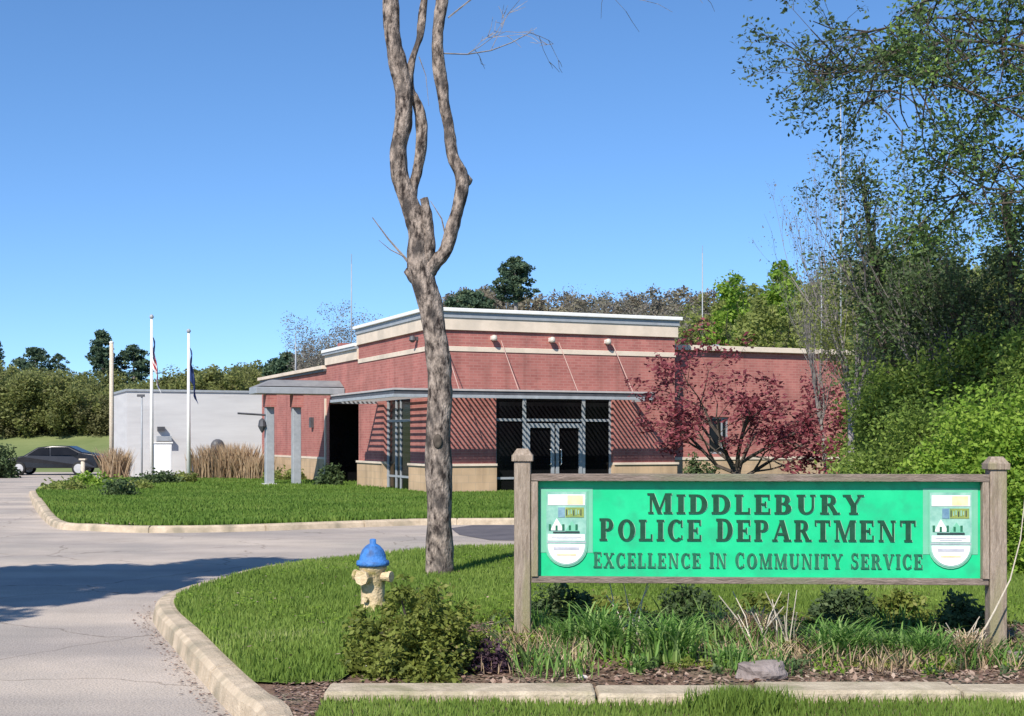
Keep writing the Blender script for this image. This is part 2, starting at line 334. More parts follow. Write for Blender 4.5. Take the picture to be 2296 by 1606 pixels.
def tree(name, label, cat, base, h, r, seed, bark, leaf=None, lev=4, per=12, lr=.5, ls=.12, up=.2, spread=.7, trunk=.35, kids=(2, 4), group=None, shrink=.68, lean=(0, 0, 1)):
    rng = random.Random(seed); t = empty(name, base, 0, label, cat, group)
    mb = MB(); tips = []
    tb = Vector((0, 0, -.1)); th = h*trunk
    pts = [tb, tb+Vector((rng.uniform(-.02, .02)*h, rng.uniform(-.02, .02)*h, th*.55)), tb+Vector((rng.uniform(-.03, .03)*h, 0, th))]
    mb.tube(pts, [r*1.25, r, r*.85], 8)
    for k in range(4):
        az = k*math.pi/2+rng.random(); d = Vector((math.cos(az)*spread*.7, math.sin(az)*spread*.7, 1))
        branching(mb, rng, pts[2] if k < 3 else pts[1]*.3+pts[2]*.7, d, h*(1-trunk)*.42, r*.6, lev-1, tips, up, 4, spread, kids, shrink)
    mb.build('trunk', M[bark], t, smooth=True)
    if leaf: leafcloud('crown', [tuple(p) for p in tips], lr, per, ls, M[leaf], t, seed)
    return t
def bushcloud(name, label, cat, base, rx, ry, h, seed, leaf, n=60, cr=.25, per=60, ls=.05, stem='bark_dark', shell=.45, group=None):
    rg = np.random.default_rng(seed); t = empty(name, base, 0, label, cat, group)
    d = randdir(rg, n); d[:, 2] = np.abs(d[:, 2])*1.0-.12
    rr = shell+(1-shell)*rg.random((n, 1))
    lump = 1+.22*np.sin(3*np.arctan2(d[:, 1], d[:, 0])+seed)[:, None]*(1-np.abs(d[:, 2:3]))
    P = d*rr*lump*np.array([rx, ry, h]); P[:, 2] = np.maximum(P[:, 2], .05*h)
    mb = MB()
    for k in range(0, n, max(1, n//14)):
        p = Vector(P[k]); mb.tube([Vector((p.x*.1, p.y*.1, -.03)), p*.5+Vector((0, 0, .1*h)), p], [.02*h+.004, .012*h+.003, .003], 4)
    mb.build('stem', M[stem], t)
    leafcloud('foliage', P, cr*(.6+.7*rg.random(n)), per, ls, M[leaf], t, seed+1)
    return t

# ------------------------------------------------------------------ ground, road, lawns
def sheet(name, xs, ys, fz, mat, kind='structure'):
    vs = [(x, y, fz(x, y)) for y in ys for x in xs]; nx = len(xs)
    fs = [(j*nx+i, j*nx+i+1, (j+1)*nx+i+1, (j+1)*nx+i) for j in range(len(ys)-1) for i in range(nx-1)]
    mb = MB(); mb.v = vs; mb.f = fs; o = mb.build(name, mat); o['kind'] = kind
    o.data.polygons.foreach_set('use_smooth', [True]*len(o.data.polygons)); return o
xs = [-1500, -600, -300]+list(range(-200, 201, 8))+[300, 600, 1500]
ys = [-300, -60, -10]+list(range(0, 240, 4))+[300, 500, 1000, 2500]
sheet('ground', xs, ys, lambda x, y: tz(x, y)-.04, M['field'])
sheet('road', [-60, -40, -25]+list(np.arange(-20, 31, 2.)), [-20]+list(range(-4, 34, 2)), lambda x, y: tz(x, y), M['asphalt'])
sheet('car_park', [-60, -45, -35, -28, -22, -18, -14, -11, -8.4], list(range(32, 81, 2)), lambda x, y: tz(x, y)+.001, M['asphalt'])

def smooth_line(pts, sub=6):
    out = []
    n = len(pts)
    for i in range(n-1):
        p0, p1, p2, p3 = [np.array(pts[max(0, min(n-1, k))]) for k in (i-1, i, i+1, i+2)]
        for t in np.linspace(0, 1, sub, endpoint=False):
            out.append(tuple(.5*((2*p1)+(p2-p0)*t+(2*p0-5*p1+4*p2-p3)*t*t+(3*p1-p0-3*p2+p3)*t**3)))
    out.append(tuple(pts[-1])); return out
def poly_sheet(name, poly, fz, mat, step=.5, kind='structure'):
    A = np.array(poly); x0, y0 = A.min(0); x1, y1 = A.max(0)
    gx, gy = np.meshgrid(np.arange(x0+step/2, x1, step), np.arange(y0+step/2, y1, step)); gx = gx.ravel(); gy = gy.ravel()
    k = inpoly(gx, gy, poly); pts = [Vector(p) for p in poly]+[Vector((x, y)) for x, y in zip(gx[k], gy[k])]
    n = len(poly); r = delaunay_2d_cdt(pts, [(i, (i+1) % n) for i in range(n)], [], 1, 1e-4)
    mb = MB(); mb.v = [(p.x, p.y, fz(p.x, p.y)) for p in r[0]]; mb.f = [tuple(f) for f in r[2]]
    o = mb.build(name, mat, smooth=True); o['kind'] = kind
    # make sure it faces up
    if sum(p.normal.z for p in o.data.polygons) < 0: o.data.flip_normals()
    return o
def kerb(name, line, side, fz, mat, prof=((0, -.01), (0, .006), (.04, .014), (.13, .010), (.165, -.02), (.19, -.16)), joint=2.4):
    """line: inner edge; profile offset outwards"""
    L0 = [Vector((p[0], p[1])) for p in line]; n = len(prof); mb = MB()
    D = [0.]
    for a, b in zip(L0, L0[1:]): D.append(D[-1]+(b-a).length)
    def at(t):
        k = max(0, min(len(D)-2, int(np.searchsorted(D, t))-1)); f = (t-D[k])/max(1e-6, D[k+1]-D[k]); return L0[k].lerp(L0[k+1], min(1, max(0, f)))
    ts = [(t, 0) for t in np.arange(0, D[-1], .2)]+[(D[-1], 0)]
    for q in np.arange(.9, D[-1]-.1, 1.83): ts += [(q-.014, 0), (q-.008, 1), (q+.008, 1), (q+.014, 0)]
    ts.sort(); L = []
    for t, sunk in ts:
        p = at(t); L.append(p); a, b = at(max(0, t-.15)), at(min(D[-1], t+.15)); tt = (b-a).normalized(); nn = Vector((-tt.y, tt.x))*side; z = fz(p.x, p.y)
        jig = .004*math.sin(t*2.3)
        for o_, dz in prof: q = p+nn*(o_+(jig if o_ > .1 else 0)-(.012 if sunk and o_ > .1 else 0)); mb.v.append((q.x, q.y, z+dz-(.02 if sunk else 0)))
    for i in range(len(L)-1):
        for k in range(n-1): mb.f.append((i*n+k, i*n+k+1, (i+1)*n+k+1, (i+1)*n+k))
    o = mb.build(name, mat); o['kind'] = 'structure'
    return o
Z1 = .12
inner = [G(x, y, Z1) for x, y in [(657, 1606), (611, 1564), (556, 1520), (492, 1460), (446, 1414), (402, 1375), (392, 1350), (420, 1325), (530, 1291), (650, 1268), (770, 1251), (880, 1240), (1019, 1230), (1156, 1223)]]
near_ext = [(inner[0][0]+.62, 4.0)]
inner_s = smooth_line(near_ext+inner, 5)
right_part = [(3.5, 18.6), (8, 19.0), (14, 19.5)]
island = inner_s+smooth_line([inner[-1]]+right_part, 4)[1:]
island_poly = island+[(14, 4.0)]
fi = lambda x, y: hz(x, y)
poly_sheet('soil_bed', island_poly, lambda x, y: fi(x, y)-.012, M['soil'], .35)
kerb('kerb', island, 1, lambda x, y: fi(x, y), M['kerb'])
# lawn on the island behind the bed
lawnfront = [G(560, 1532, Z1), G(660, 1536, Z1), G(760, 1530, Z1), G(800, 1500, Z1), (-.6, 9.0), (-.3, 10.3), (.2, 11.0), (2, 11.3), (4.2, 11.2), (5, 9.6), (14, 9.6)]
k0 = min(range(len(inner_s)), key=lambda i: (inner_s[i][0]-lawnfront[0][0])**2+(inner_s[i][1]-lawnfront[0][1])**2)
lawn_poly = island[k0:]+lawnfront[::-1][:-1]
poly_sheet('lawn', lawn_poly, lambda x, y: fi(x, y)+.004, M['turf'], .4)
# strip of grass at the camera's feet and the stone edging between
front_poly = [(-1.0, 4.0), (-1.03, 7.28), (0, 7.3), (3, 7.3), (6, 7.32), (14, 7.35), (14, 4.0)]
poly_sheet('verge', front_poly, lambda x, y: fi(x, y)-.03, M['turf'], .4)
rng = random.Random(5)
edg = MB(); x = -1.03
pieces = []
while x < 12:
    L = rng.choice([.9, 1.1, 1.5, 1.8]); y0 = 7.3+rng.uniform(-.012, .012); z1 = .018+rng.uniform(-.012, .008)
    z = fi(x+L/2, 7.45); pieces.append((x, L)); edg.box(x, x+L-.012, y0, y0+.28, z-.15, z+z1+.03); x += L
o = edg.build('kerb_edging', M['stone_edge'], bevel=.018); o['kind'] = 'structure'
poly_sheet('dirt_patch', [(-1.95+.1, 7.2), (-2.1+.15, 8.2), (-1.15, 8.3), (-1.15, 4.2), (-1.0, 4.2)][::1], lambda x, y: fi(x, y)+.002, M['dirt'], .3) if False else None

# far lawn in front of the station
far_front = [G(80, 1101, .1), G(96, 1128, .1), G(140, 1168, .1), G(220, 1176, .1), G(330, 1180, .1), G(520, 1178, .1), G(760, 1170, .1), G(960, 1164, .1), G(1250, 1162, .1), (8, 26.0), (14, 26.5)]
far_s = smooth_line(far_front, 5)
ff = lambda x, y: .1+tz(x, y)+.10*sm(24, 30, y)*(1-sm(31, 34, y))*.6
far_poly = far_s+[(14, 45), (-3, 60), (-14, 56), (-15, 44)]
poly_sheet('station_lawn', far_poly, ff, M['turf'], 1.0)
kerb('station_kerb', far_s, -1, lambda x, y: ff(x, y)+.0, M['kerb'])
# pale concrete path at the island nose
path_poly = [G(104, 1122, .12), G(146, 1166, .12), G(240, 1174, .12), G(330, 1176, .12), G(400, 1172, .12), G(330, 1156, .12), G(262, 1138, .12), G(250, 1122, .12)]
poly_sheet('path', path_poly, lambda x, y: ff(x, y)+.02, M['kerb'], .6)
# darker patch on the driveway beyond the trunk
o = poly_sheet('driveway_dark_patch', [G(1010, 1185), G(1060, 1178), G(1400, 1178), G(1400, 1216), G(1100, 1212), G(1030, 1200)], lambda x, y: .005, M['driveway_dark'], .6)

def sample(poly, dens, rg, edge=None):
    A = np.array(poly); x0, y0 = A.min(0); x1, y1 = A.max(0); n = int((x1-x0)*(y1-y0)*dens)
    X = x0+(x1-x0)*rg.random(n); Y = y0+(y1-y0)*rg.random(n); k = inpoly(X, Y, poly)
    vis = np.abs(X) < (.40*Y+1.0); k &= vis; return X[k], Y[k]
vf = np.vectorize(fi, otypes=[float]); vff = np.vectorize(ff, otypes=[float])
rg = np.random.default_rng(3)
X, Y = sample(lawn_poly, 2400, rg); k = rg.random(len(X)) < np.clip(13.5/Y, .25, 1)**2; X, Y = X[k], Y[k]
wd = .012
blades('lawn_grass', X, Y, vf(X, Y), .055, .010, M['grass'], None, 1).__setitem__('kind', 'stuff')
tag(bpy.data.objects['lawn_grass'], 'bright green lawn grass between the curved kerb and the driveway', 'grass')
vp = [(-1.0, 6.2), (-1.02, 7.3), (5, 7.34), (5, 6.2)]
X, Y = sample(vp, 5000, rg)
bumpf = .05*np.exp(-((X-1.35)/.22)**2)
tag(blades('verge_grass', X, Y, vf(X, Y)-.035, .062, .008, M['grass'], None, 2), 'grass verge in the foreground before the stone edging', 'grass', kind='stuff')
n = 2600; X = rg.normal(1.22, .12, n); Y = rg.normal(7.18, .08, n)
tag(blades('grass_tuft', X, Y, vf(X, Y)-.04, .12, .008, M['grass'], None, 21), 'taller darker tuft of grass overlapping the stone edging', 'grass', kind='stuff')
X, Y = sample(far_poly, 480, rg); k = (Y < 37) | (rg.random(len(Y)) < .4); X, Y = X[k], Y[k]
tag(blades('station_lawn_grass', X, Y, vff(X, Y), .085, .035, M['grass_far'], None, 4), 'mown green grass bank in front of the brick station', 'grass', kind='stuff')
X, Y = sample(lawn_poly, 9, rg); n = len(X); P = np.stack([X, Y, vf(X, Y)+.05+.01*rg.random(n)], 1); A = randdir(rg, n); A[:, 2] *= .3; Bv = np.cross(A, np.array([0, 0, 1.])); Bv /= np.linalg.norm(Bv, axis=1, keepdims=True)+1e-6
s = .010+.014*rg.random((n, 1))
tag(quads('fallen_leaves', P, A*s, Bv*s*.7, rg.random(n), M['litter']), 'few dead leaves scattered over the near lawn', 'leaves', kind='stuff')
X, Y = sample(lawn_poly, 14, rg); k = np.sin(X*1.9+.5)+np.sin(Y*1.3)+rg.random(len(X)) > .4; X, Y = X[k], Y[k]
tag(leafcloud('clover', np.stack([X, Y, vf(X, Y)+.035], 1), .07*(.5+rg.random(len(X))), 30, .013, M['bright_leaf'], None, 77, .45, .7), 'patches of clover and small weeds scattered in the near lawn', 'clover', kind='stuff')
# leaf litter and bark chips in the bed
bedp = [(-.95, 7.64), (7, 7.64), (7, 11), (-.5, 11), (-.6, 9.2)]
X, Y = sample(bedp, 650, rg)
n = len(X); P = np.stack([X, Y, vf(X, Y)+.012*rg.random(n)], 1); A = randdir(rg, n); A[:, 2] *= .3; Bv = np.cross(A, np.array([0, 0, 1.])); Bv /= np.linalg.norm(Bv, axis=1, keepdims=True)+1e-6
s = .012+.022*rg.random((n, 1)); A = A/np.linalg.norm(A, axis=1, keepdims=True)
tag(quads('leaf_litter', P, A*s, Bv*s*.6, rg.random(n), M['litter']), 'reddish bark chips and dead leaves covering the flower bed', 'mulch', kind='stuff')
dp = [(-1.10, 6.5), (-1.42, 7.85), (-.95, 7.9), (-1.03, 7.3), (-1.03, 6.5)]
X, Y = sample(dp, 1600, rg); n = len(X)
P = np.stack([X, Y, vf(X, Y)+.008*rg.random(n)], 1); A = randdir(rg, n); A[:, 2] *= .3; Bv = np.cross(A, np.array([0, 0, 1.])); Bv /= np.linalg.norm(Bv, axis=1, keepdims=True)+1e-6
s = .008+.014*rg.random((n, 1))
tag(quads('gravel', P, A*s, Bv*s*.7, rg.random(n), M['litter']), 'brown gravelly dirt between the kerb and the stone edging', 'dirt', kind='stuff')

gcp = [(-.4, 8.7), (.3, 8.1), (6, 8.1), (6, 11.0), (-.1, 10.9)]
X, Y = sample(gcp, 34, rg); k = rg.random(len(X)) < np.clip((Y-7.4)/1.6, .25, 1); X, Y = X[k], Y[k]
for nm_, m_, a, b, ls_ in (('weeds', 'shrub_leaf', 0, .4, .016), ('ground_ivy', 'bright_leaf', .4, .68, .018), ('leafy_weeds', 'dark_leaf', .68, 1, .018)):
    n = len(X); c = np.stack([X, Y, vf(X, Y)+.035], 1)[(np.arange(n)*.618 % 1 >= a) & (np.arange(n)*.618 % 1 < b)]
    tag(leafcloud(nm_, c, .085*(.5+.8*rg.random(len(c))), 46, ls_, M[m_], None, 70+int(a*10), .8, .2), {'weeds': 'patchy low olive weeds filling the back of the flower bed', 'ground_ivy': 'patchy low bright green leaves between the plants under the sign', 'leafy_weeds': 'patchy low dark green leaves in the shade under the sign'}[nm_], 'ground cover', kind='stuff')
X, Y = sample([(.0, 8.0), (6, 8.0), (6, 10.9), (0, 10.9)], 500, rg); k = np.sin(X*4.3+1)+np.sin(Y*4+X)+rg.random(len(X)) > 1.5; X, Y = X[k], Y[k]
tag(blades('bed_grass', X, Y, vf(X, Y), .16, .010, M['lily'], None, 53, .9, .9), 'stray tufts of long grass among the weeds under the sign', 'grass', kind='stuff')
X, Y = sample([(-.3, 8.2), (6, 8.0), (6, 9.6), (0, 9.6)], 500, rg); k = np.sin(X*3.3+1)+np.sin(Y*5+X)+rg.random(len(X)) > .6; X, Y = X[k], Y[k]
tag(blades('dead_grass', X, Y, vf(X, Y), .12, .007, M['straw'], None, 52, 1.2, .9), 'thin dead grass scattered over the bark chips', 'dead grass', kind='stuff')

G_pts = []
for q0, q1 in zip(inner_s[3:-8], inner_s[4:-7]):
    a = np.array(q0); b = np.array(q1); L_ = np.linalg.norm(b-a); tdir = (b-a)/max(L_, 1e-6); nn_ = np.array([-tdir[1], tdir[0]]); m_ = int(L_*70)
    if m_ < 1: continue
    f_ = rg.random((m_, 1)); G_pts.append(a+(b-a)*f_+nn_*(.20+np.abs(rg.normal(0, .07, (m_, 1)))))
gp = np.concatenate(G_pts); n = len(gp); P = np.concatenate([gp, .006+.006*rg.random((n, 1))], 1); A = randdir(rg, n); A[:, 2] *= .3; Bv = np.cross(A, np.array([0, 0, 1.])); Bv /= np.linalg.norm(Bv, axis=1, keepdims=True)+1e-6
s = .006+.014*rg.random((n, 1))
tag(quads('gutter_grit', P, A*s, Bv*s*.7, rg.random(n), M['litter']), 'brown grit and leaf bits lying in the gutter along the kerb', 'grit', kind='stuff')

# ------------------------------------------------------------------ police station
TH = math.radians(23.1)
C0 = (-2.135, 35.0)
def loc2(u, v): return (C0[0]+u*math.cos(TH)-v*math.sin(TH), C0[1]+u*math.sin(TH)+v*math.cos(TH))
st = empty('police_station', (C0[0], C0[1], 0), TH, 'red brick station with tan block base, white cornice and slatted grey canopy', 'building')
LF, DF = 7.33, 6.54
def bx(name, mat, *b, bevel=0, parent=None):
    if name in ('stone_base', 'stone_cap', 'link_dark_panel') and len(b) > 1:
        for q in b: bx(name, mat, q, bevel=bevel, parent=parent)
        return
    m = MB()
    for q in b: m.box(*q)
    return m.build(name, M[mat], parent or st, bevel=bevel)
# main block: front wall y 0..0.3 ; left wall x 0..0.3
oL, oR, oT = 1.86, 5.37, 2.75
bx('wall', 'brick',
   (0, oL, 0, .3, .90, oT), (oR, LF, 0, .3, .90, oT), (0, LF, 0, .3, oT, 4.72),
   (0, .3, .3, 1.63, .90, oT), (0, .3, 4.03, DF, .90, oT), (0, .3, .3, DF, oT, 4.72),
   (LF-.3, LF, .3, 12, 0, 4.72), (.3, LF-.3, 9.7, 10, 2.85, 4.72))
bx('stone_base', 'tan_block',
   (-.05, oL, -.05, .3, -.2, .84), (oR, LF+.05, -.05, .3, -.2, .84), (-.05, .3, .302, 1.63, -.2, .84), (-.05, .3, 4.03, DF, -.2, .84))
bx('stone_cap', 'cream',
   (-.09, oL, -.09, .3, .84, .90), (oR, LF+.09, -.09, .3, .84, .90), (-.09, .3, .3, 1.63, .84, .90), (-.09, .3, 4.03, DF, .84, .90))
bx('band', 'cream', (-.025, LF+.025, -.025, .001, 3.87, 4.0), (-.025, -.001, .001, DF, 3.87, 4.0), bevel=.006)
bx('frieze', 'cream', (-.07, LF+.07, -.07, .0, 4.43, 4.748), (-.07, .0, 0, DF, 4.43, 4.748))
bx('cornice', 'white_metal', (-.17, LF+.17, -.17, .4, 4.9, 5.0), (-.17, .4, .4, DF+.1, 4.9, 5.0), (LF-.4, LF+.17, .4, DF+3, 4.88, 5.0), bevel=.015)
bx('cornice_soffit_shade', 'grey_metal', (-.10, LF+.1, -.1, .35, 4.75, 4.9), (-.10, .35, .35, DF+.05, 4.75, 4.9))  # grey tone holds the shadow line under the cornice cap
bx('roof', 'roof', (.3, LF-.3, .3, 9.7, 4.5, 4.6))
# glazed entrance
def glaz(name, x0, x1, z0, z1, vert, horiz, plane='y', off=.12, fw=.06, door=None, t=.06, fmat='grey_metal'):
    e = empty(name); e.parent = st
    gl = MB(); fr = MB()
    def B(m, a0, a1, b0, b1, o0, o1):
        if plane == 'y': m.box(a0, a1, o0, o1, b0, b1)
        else: m.box(o0, o1, a0, a1, b0, b1)
    B(gl, x0, x1, z0, z1, off+t*.5, off+t*.5+.02)
    for vx, ww, a, b in vert: B(fr, vx-ww/2, vx+ww/2, a, b, off, off+t)
    for hz_, ww, a, b in horiz: B(fr, a, b, hz_-ww/2, hz_+ww/2, off-.003, off+t-.003)
    gl.build('pane', M['glass'], e); fr.build('frame', M[fmat], e)
    return e
ent = glaz('entrance', oL, oR, -.05, oT, [(oL+.03, .06, -.05, oT), (2.74, .10, -.05, oT), (4.52, .10, -.05, oT), (oR-.03, .06, -.05, oT)],
     [(2.07, .07, oL, oR), (.5, .06, oL, 2.74), (.5, .06, 4.52, oR), (oT-.03, .05, oL, oR)])
for a, b in ((2.80, 3.62), (3.67, 4.46)):
    d = MB(); d.box(a, a+.09, .09, .14, 0, 1.98).box(b-.09, b, .09, .14, 0, 1.98).box(a+.09, b-.09, .09, .14, 1.86, 1.98).box(a+.09, b-.09, .09, .14, 0, .22)
    dd = d.build('door', M['grey_metal'], ent)
    hx = b-.13 if a < 3 else a+.13
    MB().tube([(hx, .09, .85), (hx, .03, .87), (hx, .03, 1.25), (hx, .09, 1.27)], .012, 6).build('handle', M['white_metal'], dd)
win = glaz('window', 1.63, 4.03, -.05, oT, [(1.67, .07, -.05, oT), (2.8, .07, -.05, oT), (3.2, .10, -.05, oT), (3.95, .14, -.05, oT)], [(.5, .06, 1.63, 4.03), (2.07, .07, 1.63, 4.03)], 'x', .10)
# canopy, wrapped round the corner
ca = empty('canopy'); ca.parent = st
zc = 2.66; OV = 1.3; OX = 1.45
sl = MB(); x = -OX+.1
while x < 5.95:
    y1 = -.02 if x > -.0 else 4.5
    sl.box(x, x+.04, -OV+.06, y1, zc-.015, zc+.015); x += .135
o = sl.build('slat_panel', M['slat'], ca)
m = MB(); m.box(-OX, 6.0, -OV, -OV+.05, zc-.06, zc+.02).box(-OX, -OX+.05, -OV+.05, 4.55, zc-.06, zc+.02); m.build('fascia', M['pale_metal'], ca, bevel=.006)
m = MB(); m.box(-OX+.05, 6.0, -OV+.05, -OV+.10, zc+.022, zc+.12).box(-OX+.05, -OX+.1, -OV+.1, 4.55, zc+.022, zc+.12); m.build('web', M['dark_metal'], ca)
m = MB(); m.box(-OX+.02, 6.0, -OV+.02, -OV+.12, zc+.122, zc+.17).box(-OX+.02, -OX+.12, -OV+.12, 4.55, zc+.122, zc+.17); m.build('top_flange', M['slat'], ca)
m = MB(); m.box(5.95, 6.0, -OV+.05, 0, zc-.08, zc+.02).box(-OX+.05, -.05, 4.5, 4.55, zc-.08, zc+.02); m.build('end_rail', M['pale_metal'], ca)
for x in (.35, 2.0, 3.7, 5.35):
    MB().tube([(x, -.02, 4.18), (x, -OV+.1, zc+.15)], .012, 6).build('tie_rod', M['tie_rod'], ca)
for x in (1.75, 3.45, 5.15):
    m = MB(); m.box(x-.05, x+.05, -.1, 0, 4.2, 4.3); L = m.build('wall_lamp', M['white_metal'], st)
    sh = MB().lathe([(.02, .10), (.07, .08), (.085, .0), (.07, -.05), (.02, -.06)], 12, (x, -.14, 4.22)); sh.build('lamp_shade', M['lampglass'], L, smooth=True)
L = MB().box(-.1, 0, .95, 1.05, 4.2, 4.3).build('wall_lamp', M['dark_metal'], st)
MB().lathe([(.02, .12), (.08, .10), (.1, .0), (.03, -.06)], 10, (-.15, 1.0, 4.2)).build('lamp_shade', M['dark_metal'], L)
# link with the recessed side entrance
bx('link_wall', 'brick', (0, .3, DF, 10.25, 2.75, 4.0), (0, .3, 9.95, 10.25, 0, 2.75), (1.6, 1.8, DF, 10.25, 0, 2.75), (.3, 3.0, DF-.25, DF-.02, 0, 2.75), (.3, 3, 10.02, 10.25, 0, 2.75))
bx('link_ceiling', 'dark_metal', (.3, 3.0, DF, 10.25, 2.72, 2.8))
bx('link_dark_panel', 'glass', (1.55, 1.58, 6.7, 9.85, 0, 2.65), (.02, 1.5, 9.93, 9.945, .0, 2.7))  # dark glazing and reveal sheet paint the deep shade of the recess
bx('link_frieze', 'cream', (-.05, .35, DF, 10.3, 4.0, 4.32))
bx('link_cornice', 'white_metal', (-.15, .5, DF, 10.4, 4.40, 4.5), bevel=.01)
bx('link_soffit', 'grey_metal', (-.12, .4, DF, 10.35, 4.32, 4.40))
bx('link_roof', 'roof', (.35, 8, DF+.1, 10.25, 3.9, 4.2))
# low wing with the porch
bx('low_wing_wall', 'brick', (0, .3, 10.25, 20, .95, 3.8), (.3, 8, 19.7, 20, 0, 3.8))
bx('low_wing_band', 'cream', (-.03, .3, 10.25, 20, .88, .95))
bx('low_wing_base', 'tan_block', (-.02, .3, 10.25, 20, -.3, .88))
bx('low_wing_coping', 'cream', (-.15, .4, 10.31, 20.15, 3.88, 4.0), (.4, 8, 19.6, 20.15, 3.88, 4.0), bevel=.01)
bx('low_wing_soffit', 'dark_metal', (-.08, .35, 10.25, 20.05, 3.8, 3.88))
bx('low_wing_roof', 'roof', (.4, 8, 10.3, 19.6, 3.5, 3.7))
bx('corner_trim', 'cream', (-.04, -.001, 10.26, 10.4, 0, 2.9))
pr = bx('porch_roof', 'grey_metal', (-2.85, -.02, 8.0, 9.0, 2.96, 3.17), bevel=.02)
m = MB(); m.add([(-2.7, 8.1, 3.2), (-.02, 8.1, 3.2), (-.02, 9.6, 3.2), (-2.7, 9.6, 3.2), (-2.2, 8.6, 3.42), (-.02, 8.6, 3.42), (-.02, 9.2, 3.42), (-2.2, 9.2, 3.42)], [(0, 1, 5, 4), (1, 2, 6, 5), (2, 3, 7, 6), (3, 0, 4, 7), (4, 5, 6, 7), (3, 2, 1, 0)]); m.build('porch_slope', M['roof'], st)
for u, ph in ((-2.35, .14), (-1.5, .0)):
    e = empty('porch_column', (u, 8.35, 0)); e.parent = st
    MB().box(-.13, .13, -.13, .13, .1, 2.55).build('shaft', M['pale_metal'], e, bevel=.015)
    MB().box(-.16, .16, -.3, .16, 2.55, 2.94).build('bracket', M['brick'], e)
    if ph: MB().box(-.22, .22, -.22, .22, -.1, .17).build('plinth', M['white_metal'], e, bevel=.02)
    else: MB().box(-.15, .15, -.15, .15, -.1, .12).build('plinth', M['pale_metal'], e)
for v in (12.0, 14.5):
    L = MB().box(-.12, 0, v-.1, v+.1, 1.95, 2.3).build('wall_lamp', M['dark_metal'], st)
MB().tube([(-3.35, 8.3, 2.35), (-2.45, 8.3, 2.30)], .035, 6).build('bracket_arm', M['dark_metal'], st)
MB().lathe([(.02, .25), (.10, .18), (.13, 0), (.07, -.12), (.02, -.2)], 8, (-2.6, 8.25, 1.95)).build('porch_lantern', M['dark_metal'], st)
# right wing
RW = .6; ze = 4.12
bx('right_wing_wall', 'brick', (LF, LF+1.5, RW, RW+.3, .95, ze), (LF+1.5, LF+2.18, RW, RW+.3, .95, 1.12), (LF+1.5, LF+2.18, RW, RW+.3, 2.2, ze), (LF+2.18, LF+6.4, RW, RW+.3, .95, ze), (LF+6.1, LF+6.4, RW+.3, 9, .95, ze))
bx('right_wing_base', 'tan_block', (LF+.1, LF+6.42, RW-.03, RW+.3, -.2, .95))
bx('right_wing_sill', 'cream', (LF+.06, LF+6.45, RW-.06, RW-.03, .95, 1.03))
bx('right_wing_coping', 'cream', (LF+.06, LF+6.6, RW-.15, RW+.4, ze, 4.27), bevel=.01)
bx('right_wing_roof', 'roof', (LF, LF+6.1, RW+.3, 9, 3.8, 3.95))
w2 = glaz('window', LF+1.5, LF+2.18, 1.12, 2.2, [(LF+1.53, .05, 1.12, 2.2), (LF+1.98, .04, 1.12, 2.2), (LF+2.15, .05, 1.12, 2.2)], [(1.15, .05, LF+1.5, LF+2.18), (2.17, .05, LF+1.5, LF+2.18)], 'y', RW+.08)
MB().tube([(LF+.14, RW-.05, 4.1), (LF+.14, RW-.05, .1)], .045, 8).build('downpipe', M['dark_metal'], st)
v = MB().lathe([(.09, 0), (.09, .32), (.2, .34), (.2, .42), (.1, .5), (.02, .52)], 12, (LF+3.2, 3.0, 4.0)); v.build('roof_vent', M['grey_metal'], st, smooth=False)

# ------------------------------------------------------------------ pale outbuilding
gx, gy = (285-CX)/F*60, 60.
gb = empty('outbuilding', (gx, gy, -.4), TH, 'low pale grey outbuilding with flat roof, left of the brick station', 'building')
MB().box(0, 14, 0, 5, 0, 4.1).build('wall', M['siding'], gb)
MB().box(-.06, 14.06, -.06, 5.06, 4.1, 4.2).build('roof_edge', M['grey_metal'], gb)
def gu(px): # local u on the outbuilding front for a pixel column
    t = (px-CX)/F; return (t*gy-gx)/(math.cos(TH)-t*math.sin(TH))
def gzv(px, y): u = gu(px); d = gy+u*math.sin(TH); return EYE-(y-HY)*d/F+.4
MB().box(gu(350), gu(382), -.35, 0, gzv(366, 988)-.02, gzv(366, 978)).build('awning', M['grey_metal'], gb)
MB().box(gu(352), gu(368), -.25, 0, gzv(360, 966), gzv(360, 957)).build('wall_lamp', M['dark_metal'], gb)
u = gu(487); z = gzv(487, 1000)
mv = MB().lathe([(.3, 0), (.32, .1), (.25, .22), (.05, .3)], 14); o = mv.build('vent_hood', M['dark_metal'], gb, smooth=True, loc=(u, 0, z)); o.rotation_euler = (math.radians(90), 0, 0)
cb = empty('utility_cabinet', (*[PT(363, 1065, 58.5)[i] for i in (0, 1)], -.35), TH, 'bright white utility cabinet standing against the pale outbuilding', 'cabinet')
MB().box(-.32, .38, -.3, .3, 0, 1.72).build('body', M['white'], cb, bevel=.02)
MB().box(-.36, .42, -.34, .34, 1.72, 1.78).build('lid', M['white_metal'], cb)
MB().box(-.27, .33, -.315, -.302, .15, 1.6).build('door', M['white'], cb)

